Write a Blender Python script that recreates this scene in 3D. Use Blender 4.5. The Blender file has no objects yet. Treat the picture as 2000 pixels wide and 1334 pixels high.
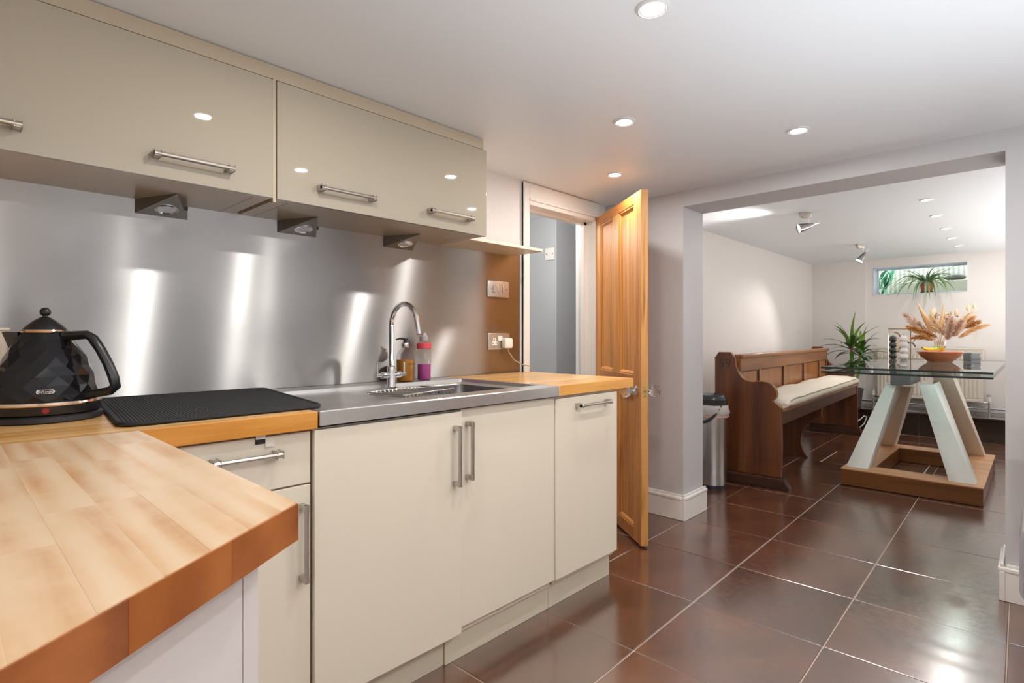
import bpy, bmesh, math, random
from mathutils import Vector, Matrix, noise
random.seed(7)
C = bpy.context.scene.collection
S = bpy.context.scene
PI = math.pi

# ------------------------------------------------------------------ camera, world, light, exposure
THETA = math.atan(1026/1072)                    # optical axis, clockwise from +x is the sink wall direction
cd = bpy.data.cameras.new('camera'); cam = bpy.data.objects.new('camera', cd); C.objects.link(cam)
cam.location = (0, 0, 1.12)
cam.rotation_euler = (PI/2, 0, THETA - PI/2)
cd.sensor_width = 36; cd.lens = 1072/2000*36
cd.shift_x = 0; cd.shift_y = -(667-656)/2000
cd.clip_start = 0.02
S.camera = cam

W = bpy.data.worlds.new('world'); S.world = W; W.use_nodes = True
wn = W.node_tree.nodes; wl = W.node_tree.links
sky = wn.new('ShaderNodeTexSky'); sky.sky_type = 'NISHITA'; sky.sun_disc = False
sky.sun_elevation = math.radians(42); sky.sun_rotation = math.radians(200); sky.air_density = 1.0; sky.dust_density = .6; sky.ozone_density = 2.0
sat = wn.new('ShaderNodeHueSaturation'); sat.inputs['Saturation'].default_value = .35; sat.inputs['Value'].default_value = 1.3
wl.new(sky.outputs[0], sat.inputs['Color']); wl.new(sat.outputs[0], wn['Background'].inputs[0]); wn['Background'].inputs[1].default_value = 0.85

S.view_settings.view_transform = 'Standard'; S.view_settings.look = 'None'
S.view_settings.gamma = 1; S.view_settings.use_curve_mapping = False
S.view_settings.exposure = 0.42
S.cycles.use_denoising = True
S.cycles.max_bounces = 10; S.cycles.diffuse_bounces = 6; S.cycles.glossy_bounces = 5
S.cycles.transmission_bounces = 10; S.cycles.transparent_max_bounces = 12
S.cycles.caustics_reflective = False; S.cycles.caustics_refractive = False
S.cycles.sample_clamp_indirect = 4.0
S.cycles.blur_glossy = 0.6

def light(name, kind, loc, power, col, size=.05, rot=(0, 0, 0), angle=120, blend=.6, sy=None):
    d = bpy.data.lights.new(name, kind); d.energy = power; d.color = col
    if kind == 'AREA':
        d.shape = 'RECTANGLE'; d.size = size; d.size_y = sy or size
    else:
        d.shadow_soft_size = size
    if kind == 'SPOT':
        d.spot_size = math.radians(angle); d.spot_blend = blend
    o = bpy.data.objects.new(name, d); o.location = loc; o.rotation_euler = rot; C.objects.link(o)
    return o

DAY = (0.86, 0.93, 1.0)
WARM = (1.0, 0.965, 0.92)
KP, DP = 4.3, 1.9                             # watts of a kitchen / dining downlight
# added fill lamps, unseen, turned up at the ceilings for bounced light
light('bounce_kitchen', 'AREA', (1.15, -.20, .95), 20, (.90, .955, 1), 2.2, (PI, 0, 0), sy=1.3)
light('bounce_dining', 'AREA', (6.1, -.50, .80), 38, (1, .985, .965), 3.6, (PI, 0, 0), sy=.7)
light('hall_fill', 'POINT', (2.85, 2.62, 1.95), 16, (1, .99, .97), .10)  # unseen lamp, added so both visible hall walls are lit

# ------------------------------------------------------------------ material helpers
def srgb(r, g, b):
    f = lambda c: (c/255/12.92 if c/255 <= .04045 else ((c/255+.055)/1.055)**2.4)
    return (f(r), f(g), f(b), 1)

def mat(name, col=(.8, .8, .8, 1), rough=.5, metal=0, **kw):
    m = bpy.data.materials.new(name); m.use_nodes = True
    b = m.node_tree.nodes['Principled BSDF']
    b.inputs['Base Color'].default_value = col; b.inputs['Roughness'].default_value = rough
    b.inputs['Metallic'].default_value = metal
    for k, v in kw.items():
        b.inputs[k.replace('_', ' ')].default_value = v
    return m

class N:
    """small node helper"""
    def __init__(s, m): s.m = m; s.t = m.node_tree; s.b = s.t.nodes['Principled BSDF']
    def n(s, typ, **kw):
        x = s.t.nodes.new('ShaderNode' + typ)
        for k, v in kw.items():
            if hasattr(x, k): setattr(x, k, v)
            else: x.inputs[k.replace('_', ' ')].default_value = v
        return x
    def l(s, a, b): s.t.links.new(a, b)
    def coord(s, scale=(1, 1, 1), which='Object', rot=(0, 0, 0)):
        c = s.n('TexCoord'); m = s.n('Mapping'); m.inputs['Scale'].default_value = scale; m.inputs['Rotation'].default_value = rot
        s.l(c.outputs[which], m.inputs[0]); return m.outputs[0]
    def ramp(s, fac, stops):
        r = s.n('ValToRGB'); e = r.color_ramp.elements
        while len(e) < len(stops): e.new(.5)
        for x, (p, c) in zip(e, stops): x.position = p; x.color = c
        s.l(fac, r.inputs[0]); return r.outputs[0]
    def noise(s, vec, scale, detail=4, rough=.55, dist=0):
        x = s.n('TexNoise'); x.inputs['Scale'].default_value = scale; x.inputs['Detail'].default_value = detail
        x.inputs['Roughness'].default_value = rough; x.inputs['Distortion'].default_value = dist
        s.l(vec, x.inputs['Vector']); return x.outputs['Fac']
    def maprange(s, fac, a, b, c, d):
        x = s.n('MapRange'); s.l(fac, x.inputs[0])
        for i, v in zip((1, 2, 3, 4), (a, b, c, d)): x.inputs[i].default_value = v
        return x.outputs[0]
    def bump(s, fac, strength, dist=.01):
        x = s.n('Bump'); x.inputs['Strength'].default_value = strength; x.inputs['Distance'].default_value = dist
        s.l(fac, x.inputs['Height']); s.l(x.outputs[0], s.b.inputs['Normal'])
    def mix(s, fac, a, b, mode='MIX'):
        x = s.n('MixRGB', blend_type=mode)
        for i, v in ((0, fac), (1, a), (2, b)):
            if hasattr(v, 'links') or hasattr(v, 'is_linked'): s.l(v, x.inputs[i])
            else: x.inputs[i].default_value = v
        return x.outputs[0]

def painted(name, col, rough=.55, bump=.03, scale=60):
    m = mat(name, col, rough); k = N(m)
    k.bump(k.noise(k.coord(), scale, 3), bump, .004)
    return m

def wood(name, light_c, mid_c, dark_c, along='x', scale=1.0, rough=.35, contrast=1.0, vary=.0, ring=9, bump=.05, coat=0.0, blotch=0.0):
    """grain running along one axis: stretched noise plus wavy rings"""
    m = mat(name, mid_c, rough); k = N(m)
    s = {'x': (1.1, 14, 14), 'y': (14, 1.1, 14), 'z': (14, 14, 1.1)}[along]
    v = k.coord(tuple(a*scale for a in s))
    rnd = k.n('ObjectInfo').outputs['Random']
    sh = k.n('VectorMath', operation='MULTIPLY_ADD'); sh.inputs[1].default_value = (1, 1, 1)
    cmb = k.n('CombineXYZ')
    mm = k.n('Math', operation='MULTIPLY'); mm.inputs[1].default_value = 37.0
    k.l(rnd, mm.inputs[0]); k.l(mm.outputs[0], cmb.inputs[0]); k.l(mm.outputs[0], cmb.inputs[1]); k.l(mm.outputs[0], cmb.inputs[2])
    k.l(v, sh.inputs[0]); k.l(cmb.outputs[0], sh.inputs[2])
    vv = sh.outputs[0]
    a = k.noise(vv, 1.0, 6, .62, .4)
    w = k.n('TexWave', wave_type='BANDS', bands_direction={'x': 'Y', 'y': 'X', 'z': 'X'}[along]); k.l(vv, w.inputs['Vector'])
    w.inputs['Scale'].default_value = .12*ring; w.inputs['Distortion'].default_value = 7; w.inputs['Detail'].default_value = 3
    w.inputs['Detail Scale'].default_value = .6
    f = k.n('Math', operation='MULTIPLY_ADD'); k.l(w.outputs['Fac'], f.inputs[0]); f.inputs[1].default_value = .35*contrast; k.l(a, f.inputs[2])
    col = k.ramp(f.outputs[0], [(.28, dark_c), (.55, mid_c), (.9, light_c)])
    if vary:
        hs = k.n('HueSaturation'); k.l(col, hs.inputs['Color'])
        k.l(k.maprange(rnd, 0, 1, 1-vary, 1+vary), hs.inputs['Value'])
        k.l(k.maprange(rnd, 0, 1, 1+vary*.5, 1-vary*.5), hs.inputs['Saturation'])
        col = hs.outputs[0]
    if blotch:
        col = k.mix(k.maprange(k.noise(k.coord((1, 1, 1)), 5.5, 4, .6), .42, .68, 0, blotch), col, light_c)
    k.l(col, k.b.inputs['Base Color'])
    k.bump(a, bump, .003)
    if coat:
        k.b.inputs['Coat Weight'].default_value = coat; k.b.inputs['Coat Roughness'].default_value = .12
    return m

def brushed(name, col, rough, aniso, wavy=.0, smudge=.5, scale=(3, 3, 3)):
    m = mat(name, col, rough, 1.0); k = N(m)
    k.b.inputs['Anisotropic'].default_value = aniso
    t = k.n('Tangent', direction_type='UV_MAP'); k.l(t.outputs[0], k.b.inputs['Tangent'])
    n1 = k.noise(k.coord(scale), 1.6, 5, .65, .8)
    k.l(k.maprange(n1, .35, .7, rough*(1-.35*smudge), rough*(1+.5*smudge)), k.b.inputs['Roughness'])
    c2 = tuple(c*.84 for c in col[:3]) + (1,)
    k.l(k.mix(k.maprange(n1, .4, .72, 0, 1), col, c2), k.b.inputs['Base Color'])
    if wavy:
        fine = k.noise(k.coord((1, 1, 90)), 5, 2, .5)
        low = k.noise(k.coord((1, 1, .5)), 2.2, 0, .4)
        ad = k.n('Math', operation='MULTIPLY_ADD'); k.l(fine, ad.inputs[0]); ad.inputs[1].default_value = .012; k.l(low, ad.inputs[2])
        k.bump(ad.outputs[0], wavy, .05)
    return m

def long_brushed(name, col, rough, aniso):
    """sheet brushed in long strokes: highlights drawn out across the strokes"""
    m = bpy.data.materials.new(name); m.use_nodes = True; t = m.node_tree; t.nodes.remove(t.nodes['Principled BSDF'])
    k = N.__new__(N); k.m = m; k.t = t
    g = k.n('BsdfAnisotropic'); g.distribution = 'GGX'; g.inputs['Anisotropy'].default_value = aniso
    tn = k.n('Tangent', direction_type='UV_MAP'); k.l(tn.outputs[0], g.inputs['Tangent'])
    n1 = k.noise(k.coord((1.3, 1.3, 1.8)), 1.6, 4, .6, 0)
    k.l(k.maprange(n1, .35, .7, rough*.92, rough*1.12), g.inputs['Roughness'])
    streak = k.noise(k.coord((2, 2, 160)), 2, 2, .5)
    c2 = tuple(c*.86 for c in col[:3]) + (1,)
    smear = k.mix(k.maprange(n1, .35, .75, 0, .5), col, c2)
    k.l(k.mix(k.maprange(streak, .35, .65, 0, .12), smear, c2), g.inputs['Color'])
    low = k.noise(k.coord((1, 1, .45)), 2.0, 0, .4)
    bp = k.n('Bump'); bp.inputs['Strength'].default_value = .05; bp.inputs['Distance'].default_value = .05
    k.l(g.outputs[0], t.nodes['Material Output'].inputs[0])
    return m

def emit(name, col, strength):
    m = mat(name, (0, 0, 0, 1), .5); b = m.node_tree.nodes['Principled BSDF']
    b.inputs['Emission Color'].default_value = col; b.inputs['Emission Strength'].default_value = strength
    return m

def glassy(name, col=(1, 1, 1, 1), rough=0, ior=1.45, alpha_mix=None):
    m = mat(name, col, rough, 0, Transmission_Weight=1.0, IOR=ior)
    return m

# ------------------------------------------------------------------ materials
M = {}
M['ceiling'] = painted('ceiling_paint', srgb(230, 234, 238), .42, .02, 30)
M['wall'] = painted('wall_paint', srgb(226, 222, 219), .6)
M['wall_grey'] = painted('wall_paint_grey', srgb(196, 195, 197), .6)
M['wall_dining'] = painted('wall_paint_dining', srgb(234, 229, 225), .65)
M['blue'] = painted('hall_paint', srgb(186, 187, 188), .65)
M['white'] = painted('white_gloss_paint', srgb(236, 233, 228), .28, .02)
M['plaster'] = painted('soffit_paint', srgb(228, 227, 224), .6)
M['grout'] = mat('grout', srgb(206, 188, 174), .8)
m = mat('floor_tile', (.05, .025, .018, 1), .16, 0, IOR=3.6); M['tile'] = m; k = N(m)
n1 = k.noise(k.coord((1, 1, 1)), 5.0, 6, .65); n2 = k.noise(k.coord((1, 1, 1)), 34, 4, .7)
rn = k.n('ObjectInfo').outputs['Random']
col = k.ramp(n1, [(.3, (.048, .017, .009, 1)), (.52, (.105, .035, .015, 1)), (.75, (.165, .055, .022, 1))])
hs = k.n('HueSaturation'); k.l(col, hs.inputs['Color']); k.l(k.maprange(rn, 0, 1, .75, 1.25), hs.inputs['Value'])
k.l(hs.outputs[0], k.b.inputs['Base Color'])
k.l(k.maprange(n2, .3, .75, .16, .25), k.b.inputs['Roughness'])
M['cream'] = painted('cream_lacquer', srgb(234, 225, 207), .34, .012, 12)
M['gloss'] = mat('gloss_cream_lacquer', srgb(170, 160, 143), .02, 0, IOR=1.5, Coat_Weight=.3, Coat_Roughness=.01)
M['carcass'] = mat('cabinet_underside', srgb(214, 200, 176), .2, 0)
M['pelmet'] = mat('cabinet_filler', srgb(186, 172, 150), .4)
M['plinth'] = painted('plinth_board', srgb(222, 213, 192), .4, .03, 25)
M['panelwhite'] = painted('white_panel', srgb(218, 212, 210), .5)
M['steel_splash'] = long_brushed('brushed_steel_sheet', (.53, .518, .51, 1), .325, -.78)
M['steel_sink'] = brushed('sink_steel', (.60, .585, .57, 1), .34, .4, smudge=.3, scale=(3, 3, 3))
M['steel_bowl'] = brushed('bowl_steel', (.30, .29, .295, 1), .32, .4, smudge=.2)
M['nickel'] = mat('satin_nickel', (.54, .50, .45, 1), .3, 1)
M['chrome'] = mat('chrome', (.82, .83, .85, 1), .06, 1)
M['head'] = mat('spot_head_chrome', (.40, .385, .37, 1), .14, 1)
M['wire'] = mat('wire_steel', (.68, .65, .60, 1), .22, 1)
M['darkchrome'] = mat('wedge_steel', (.30, .275, .245, 1), .3, 1)
M['brass'] = mat('brass', (.72, .53, .24, 1), .28, 1)
lw, mw, dw = srgb(238, 200, 146), srgb(222, 168, 102), srgb(188, 124, 62)
M['stave_y'] = wood('maple_staves', srgb(234, 206, 172), srgb(220, 176, 130), srgb(194, 138, 90), 'y', 1.3, .24, .9, vary=.05, ring=3, bump=.02, blotch=.7)
M['stave_x'] = wood('maple_staves_long', lw, mw, dw, 'x', 1.2, .27, .6, vary=.09, ring=4, bump=.02, blotch=.25)
M['edge_x'] = wood('maple_edge', srgb(236, 176, 92), srgb(218, 148, 62), srgb(184, 112, 40), 'x', 1.6, .3, .6, ring=5)
M['endgrain'] = wood('maple_end_grain', srgb(186, 116, 66), srgb(158, 92, 48), srgb(116, 62, 32), 'x', .8, .34, .6, vary=.12, ring=4)
M['pine'] = wood('pine', srgb(220, 156, 80), srgb(192, 124, 56), srgb(138, 78, 30), 'z', 1.0, .55, 1.0, ring=10, vary=.05)
M['pine_x'] = wood('pine_rail', srgb(218, 154, 80), srgb(190, 122, 56), srgb(138, 78, 30), 'x', 1.0, .42, 1.0, ring=10)
M['pine_edge'] = wood('pine_edge', srgb(206, 150, 84), srgb(180, 122, 62), srgb(104, 62, 28), 'z', 1.6, .36, 1.6, ring=16)
M['pew'] = wood('pew_oak', srgb(128, 76, 43), srgb(96, 53, 29), srgb(58, 31, 18), 'z', .9, .3, .7, ring=7, coat=.15)
M['pew_x'] = wood('pew_oak_long', srgb(172, 112, 64), srgb(138, 86, 48), srgb(92, 54, 30), 'x', .8, .32, .8, ring=6, coat=.15)
M['pew_panel'] = wood('pew_oak_panel', srgb(176, 120, 70), srgb(148, 94, 52), srgb(104, 62, 34), 'z', 1.0, .32, .8, ring=6, vary=.1)
M['pew_dark'] = wood('pew_oak_dark', srgb(98, 58, 34), srgb(64, 36, 22), srgb(30, 17, 11), 'x', .9, .35, .8, ring=7)
M['pew_dark_y'] = wood('pew_oak_foot', srgb(84, 48, 30), srgb(52, 29, 19), srgb(26, 15, 10), 'y', .9, .4, .6, ring=5)
M['pew_edge'] = wood('pew_oak_edge', srgb(184, 124, 84), srgb(150, 96, 62), srgb(100, 60, 36), 'z', 1.0, .36, .7, ring=7)
M['oak'] = wood('table_oak', srgb(116, 70, 28), srgb(84, 46, 16), srgb(36, 18, 7), 'y', .9, .35, 1.5, ring=9)
M['oak_top'] = wood('table_oak_top', srgb(212, 164, 124), srgb(186, 134, 94), srgb(148, 100, 66), 'y', .9, .42, .7, ring=6)
M['legpaint'] = painted('leg_enamel', srgb(224, 228, 222), .32, .02, 20)
M['legcream'] = painted('leg_enamel_cream', srgb(230, 220, 202), .34, .02, 20)
M['bracket'] = mat('grey_bracket', srgb(128, 130, 132), .45, .4)
M['tabletop'] = mat('table_glass', (.90, .97, .95, 1), .0, 0, Transmission_Weight=1.0, IOR=1.5)
M['glassedge'] = mat('glass_edge', (.006, .028, .03, 1), .08, 0, IOR=1.5)
M['glass'] = glassy('clear_glass', (1, 1, 1, 1), 0, 1.45)
M['pane'] = glassy('window_glass', (.96, 1, .99, 1), 0, 1.05)
M['black'] = mat('black_plastic', (.014, .014, .015, 1), .32)
M['blackmatt'] = mat('black_matt', (.018, .018, .02, 1), .5)
M['kettle'] = mat('black_gloss_facets', (.008, .008, .010, 1), .05, 0, IOR=1.5)
M['red'] = mat('red_lens', (.24, .018, .014, 1), .3)
M['rose'] = mat('rose_chrome', (.86, .68, .55, 1), .1, 1)
m = mat('ribbed_fabric', (.022, .022, .025, 1), .85); M['mat'] = m; k = N(m)
wv = k.n('TexWave', wave_type='BANDS', bands_direction='X'); k.l(k.coord((1, 1, 1), rot=(0, 0, .1)), wv.inputs[0]); wv.inputs['Scale'].default_value = 42
k.bump(wv.outputs['Fac'], .9, .004)
k.l(k.mix(wv.outputs['Fac'], (.008, .008, .010, 1), (.045, .045, .052, 1)), k.b.inputs['Base Color'])
M['matedge'] = mat('mat_binding', (.012, .012, .014, 1), .7)
M['plastic_white'] = mat('white_plastic', srgb(238, 232, 222), .3)
M['switch_metal'] = mat('satin_plate', (.70, .63, .56, 1), .34, .85)
M['darkhole'] = mat('dark_hole', (.01, .01, .01, 1), .6)
M['cushion'] = painted('cushion_linen', srgb(226, 216, 200), .9, .25, 160)
M['piping'] = mat('cushion_piping', srgb(176, 158, 138), .9)
M['bin'] = brushed('bin_steel', (.58, .565, .55, 1), .30, .5, smudge=0)
M['binlid'] = mat('bin_lid', (.030, .030, .034, 1), .2)
m = mat('bin_bag', srgb(226, 218, 214), .4, 0, Transmission_Weight=.35, IOR=1.2); M['bag'] = m
M['bagpink'] = mat('bin_bag_hem', srgb(222, 172, 154), .5)
M['leaf'] = mat('yucca_leaf', srgb(66, 108, 36), .42, 0, Subsurface_Weight=.0)
M['leaf2'] = mat('yucca_leaf_pale', srgb(120, 158, 58), .42)
m = mat('spider_leaf', srgb(112, 146, 82), .45); M['spider'] = m
M['spider2'] = mat('spider_leaf_pale', srgb(150, 178, 150), .45)
M['trunk'] = painted('yucca_stem', srgb(142, 86, 58), .8, .5, 60)
M['terracotta'] = painted('terracotta', srgb(176, 98, 66), .5, .05, 40)
M['glaze'] = mat('terracotta_glaze', srgb(182, 96, 56), .16, 0, Coat_Weight=.5)
M['rim'] = mat('bowl_rim_glaze', srgb(226, 164, 140), .25)
M['potdark'] = mat('dark_pot', srgb(74, 66, 62), .4)
m = mat('banana_skin', srgb(240, 200, 52), .42); M['banana'] = m; k = N(m)
k.l(k.ramp(k.maprange(k.n('SeparateXYZ').outputs[0], -.1, .1, 0, 1), [(0, srgb(240, 200, 52)), (1, srgb(240, 200, 52))]), k.b.inputs['Base Color'])
sx = [x for x in k.t.nodes if x.bl_idname == 'ShaderNodeSeparateXYZ'][0]; k.l(k.coord(), sx.inputs[0])
rr = [x for x in k.t.nodes if x.bl_idname == 'ShaderNodeValToRGB'][0].color_ramp.elements
rr[0].position = .45; rr[0].color = srgb(242, 202, 50); rr[1].position = .85; rr[1].color = srgb(164, 186, 60)
M['bananatip'] = mat('banana_tip', (.02, .014, .008, 1), .7)
M['slate'] = painted('slate', srgb(134, 136, 140), .6, .2, 90)
M['black_gloss'] = mat('black_glaze', (.010, .010, .012, 1), .06, 0, Coat_Weight=1.0)
M['white_satin'] = mat('white_glaze', srgb(240, 238, 236), .32)
M['straw'] = mat('dried_straw', srgb(230, 190, 140), .85)
M['straw2'] = mat('dried_straw_brown', srgb(208, 156, 98), .9)
M['straw3'] = mat('dried_straw_pale', srgb(238, 214, 180), .9)
M['pampas'] = mat('pampas_fluff', srgb(232, 206, 186), .95)
M['seed'] = mat('seed_head', srgb(98, 80, 70), .8)
M['radiator'] = mat('radiator_enamel', srgb(226, 217, 203), .35)
M['frame_white'] = mat('window_frame', srgb(216, 224, 236), .35)
M['bronze'] = mat('bronze_arc', (.16, .105, .06, 1), .28, .7)
M['parchment'] = mat('cream_card', srgb(232, 212, 172), .6)
M['soap'] = mat('amber_soap', srgb(206, 138, 46), .08, 0, Transmission_Weight=.25, IOR=1.2)
M['pinkliq'] = mat('pink_liquid', srgb(206, 92, 172), .08, 0, Transmission_Weight=.25, IOR=1.2)
M['coral'] = mat('coral_band', srgb(226, 78, 92), .4)
M['greycap'] = mat('grey_cap', srgb(176, 170, 166), .4)
M['clearplastic'] = glassy('clear_plastic', (1, 1, 1, 1), .02, 1.15)
M['label_ink'] = mat('label_ink', (.03, .02, .012, 1), .6)
M['lens'] = mat('frosted_lens', srgb(206, 204, 198), .25)
M['bulb'] = emit('lamp_glow', (1.0, .97, .92, 1), 16)
M['bulb_small'] = emit('spot_glow', (1.0, .95, .86, 1), 9)
M['ringwhite'] = mat('downlight_ring', srgb(214, 214, 214), .3)
M['silver'] = mat('silver_plastic', srgb(176, 176, 180), .3, .3)
M['toaster'] = mat('cream_enamel', srgb(220, 208, 190), .3)
M['cord'] = mat('white_cord', srgb(226, 222, 214), .5)
M['greycord'] = mat('grey_cord', srgb(170, 162, 152), .5)
M['step'] = mat('step_tile', (.034, .020, .015, 1), .12, 0, IOR=1.6)
m = mat('lightwell_render', srgb(206, 204, 186), .8); M['well'] = m; k = N(m)
wv = k.n('TexWave', wave_type='BANDS', bands_direction='Y'); k.l(k.coord(), wv.inputs[0]); wv.inputs['Scale'].default_value = 6
k.l(k.mix(wv.outputs['Fac'], srgb(186, 184, 168), srgb(226, 224, 208)), k.b.inputs['Base Color'])
M['wellstone'] = painted('lightwell_stone', srgb(204, 198, 182), .9, .3, 20)
M['fern'] = mat('outside_leaf', srgb(88, 176, 138), .6)
M['darkstone'] = painted('dark_stone', srgb(88, 84, 78), .8, .4, 30)

# ------------------------------------------------------------------ mesh helpers
def nb(): return bmesh.new()
def merge(bm, t, mtx=None):
    if mtx: bmesh.ops.transform(t, matrix=mtx, verts=t.verts)
    me = bpy.data.meshes.new('_t'); t.to_mesh(me); t.free(); bm.from_mesh(me); bpy.data.meshes.remove(me)
def box(bm, x0, x1, y0, y1, z0, z1, bev=0, seg=2, mtx=None):
    t = bmesh.new(); bmesh.ops.create_cube(t, size=1)
    for v in t.verts: v.co = ((x0+x1)/2+v.co.x*(x1-x0), (y0+y1)/2+v.co.y*(y1-y0), (z0+z1)/2+v.co.z*(z1-z0))
    if bev: bmesh.ops.bevel(t, geom=t.edges[:], offset=bev, segments=seg, affect='EDGES', profile=.5)
    merge(bm, t, mtx); return bm
def prism(bm, pts, vec, bev=0, seg=2, mtx=None):
    """polygon of 3-D points swept along vec"""
    t = bmesh.new(); vec = Vector(vec)
    a = [t.verts.new(p) for p in pts]; b = [t.verts.new(Vector(p)+vec) for p in pts]
    n = len(pts); t.faces.new(a); t.faces.new(b[::-1])
    for i in range(n): t.faces.new((a[i], b[i], b[(i+1) % n], a[(i+1) % n]))
    bmesh.ops.recalc_face_normals(t, faces=t.faces[:])
    if bev:
        es = [e for e in t.edges if (e.verts[0] in a) == (e.verts[1] in a)]
        bmesh.ops.bevel(t, geom=es, offset=bev, segments=seg, affect='EDGES', profile=.5)
    merge(bm, t, mtx); return bm
def frame_of(d):
    d = Vector(d).normalized(); u = d.orthogonal().normalized(); return u, d.cross(u)
def tube(bm, pts, r, n=10, caps=True):
    pts = [Vector(p) for p in pts]; rs = r if isinstance(r, (list, tuple)) else [r]*len(pts)
    rings = []; u = None
    for i, p in enumerate(pts):
        d = (pts[min(i+1, len(pts)-1)]-pts[max(i-1, 0)]).normalized()
        if u is None: u = d.orthogonal().normalized()
        else: u = (u-d*u.dot(d)).normalized()
        w = d.cross(u)
        rings.append([bm.verts.new(p+rs[i]*(math.cos(2*PI*k/n)*u+math.sin(2*PI*k/n)*w)) for k in range(n)])
    for a, b in zip(rings, rings[1:]):
        for k in range(n): bm.faces.new((a[k], a[(k+1) % n], b[(k+1) % n], b[k]))
    if caps: bm.faces.new(rings[0][::-1]); bm.faces.new(rings[-1])
    return bm
def lathe(bm, prof, n=28, c=(0, 0, 0), sx=1, sy=1):
    rings = []
    for r, z in prof:
        if r < 1e-5: rings.append([bm.verts.new((c[0], c[1], c[2]+z))])
        else: rings.append([bm.verts.new((c[0]+r*sx*math.cos(2*PI*k/n), c[1]+r*sy*math.sin(2*PI*k/n), c[2]+z)) for k in range(n)])
    for a, b in zip(rings, rings[1:]):
        for k in range(n):
            p, q = a[k % len(a)], a[(k+1) % len(a)]; s_, t_ = b[(k+1) % len(b)], b[k % len(b)]
            vs = []
            for v in (p, q, s_, t_):
                if v not in vs: vs.append(v)
            if len(vs) > 2: bm.faces.new(vs)
    for rg, fl in ((rings[0], True), (rings[-1], False)):
        if len(rg) > 2: bm.faces.new(rg[::-1] if fl else rg)
    return bm
def lathe_dir(bm, prof, o, d, n=20):
    """lathe about an arbitrary axis: prof = (radius, distance along d)"""
    t = bmesh.new(); lathe(t, prof, n)
    q = Vector((0, 0, 1)).rotation_difference(Vector(d).normalized())
    merge(bm, t, Matrix.Translation(o) @ q.to_matrix().to_4x4()); return bm
def ball(bm, c, r, sub=2, sc=(1, 1, 1)):
    t = bmesh.new(); bmesh.ops.create_icosphere(t, subdivisions=sub, radius=r)
    merge(bm, t, Matrix.Translation(c) @ Matrix.Diagonal((*sc, 1))); return bm
def rrect(x0, x1, y0, y1, r, z, n=5):
    out = []
    for cx, cy, a in ((x1-r, y1-r, 0), (x0+r, y1-r, PI/2), (x0+r, y0+r, PI), (x1-r, y0+r, 1.5*PI)):
        for i in range(n+1):
            t = a+PI/2*i/n; out.append((cx+r*math.cos(t), cy+r*math.sin(t), z))
    return out
def loft(bm, rings, cap0=False, cap1=True):
    R = [[bm.verts.new(p) for p in r] for r in rings]; n = len(R[0])
    for a, b in zip(R, R[1:]):
        for k in range(n): bm.faces.new((a[k], a[(k+1) % n], b[(k+1) % n], b[k]))
    if cap0: bm.faces.new(R[0][::-1])
    if cap1: bm.faces.new(R[-1])
    return bm
def blade(bm, p0, dirv, length, width, droop, fold=.25, n=7, twist=0.0, base=.35):
    """a strap leaf: starts along dirv and bends down by droop; V folded, pointed, with a little thickness"""
    p = Vector(p0); d = Vector(dirv).normalized(); st = length/n; L = []
    side = d.cross(Vector((0, 0, 1)));
    if side.length < 1e-3: side = Vector((1, 0, 0))
    side.normalize()
    for i in range(n+1):
        t = i/n
        w = width*(base+(1-base)*min(1, t/.3))*(1 if t < .45 else max(.02, 1-((t-.45)/.55)**1.6))
        up = side.cross(d).normalized(); s2 = (side*math.cos(twist*t)+up*math.sin(twist*t))
        L.append((p.copy()+s2*w/2+up*w*fold, p.copy(), p.copy()-s2*w/2+up*w*fold))
        p += d*st; d = (d+Vector((0, 0, -1))*droop/n*(.4+1.2*t)).normalized()
    V = [[bm.verts.new(q) for q in r] for r in L]
    for a, b in zip(V, V[1:]):
        bm.faces.new((a[0], a[1], b[1], b[0])); bm.faces.new((a[1], a[2], b[2], b[1]))
    return bm

def obj(name, bm, m, parent=None, loc=None, ang=21, flat=False, kind=None, label=None):
    bmesh.ops.recalc_face_normals(bm, faces=bm.faces[:]) if not flat == 'keep' else None
    me = bpy.data.meshes.new(name); bm.to_mesh(me); bm.free(); me.materials.append(m)
    if not flat:
        for p in me.polygons: p.use_smooth = True
        me.set_sharp_from_angle(angle=math.radians(ang))
    o = bpy.data.objects.new(name, me); C.objects.link(o)
    if parent: o.parent = parent
    if loc: o.location = loc
    if kind: o['kind'] = kind
    if label: o['label'] = label
    return o
def tag(o, label, cat, group=None):
    o['label'] = label; o['category'] = cat
    if group: o['group'] = group
    return o
def thing(name, label, cat, loc=(0, 0, 0), rz=0, group=None):
    o = bpy.data.objects.new(name, None); C.objects.link(o); o.empty_display_size = .05
    o.location = loc; o.rotation_euler = (0, 0, rz)
    return tag(o, label, cat, group)
def setting(name, loc=(0, 0, 0), rz=0):
    o = bpy.data.objects.new(name, None); C.objects.link(o); o.location = loc; o.rotation_euler = (0, 0, rz); o['kind'] = 'structure'; return o
def struct(name, bm, m, parent=None, **kw):
    o = obj(name, bm, m, parent, **kw)
    if not parent: o['kind'] = 'structure'
    return o
def copy_tree(o, parent=None):
    c = o.copy(); C.objects.link(c)
    if parent: c.parent = parent
    for ch in list(o.children): copy_tree(ch, c)
    return c
def uv_dir(o, f):
    """UV whose u axis runs in the direction f(face normal): the brushing tangent"""
    me = o.data; uv = me.uv_layers.new(name='UVMap')
    for p in me.polygons:
        t = Vector(f(p.normal)); b = p.normal.cross(t)
        if b.length < 1e-4: t = Vector((1, .3, .2)); b = p.normal.cross(t)
        for li in p.loop_indices:
            co = me.vertices[me.loops[li].vertex_index].co
            uv.data[li].uv = (co.dot(t), co.dot(b))
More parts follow.
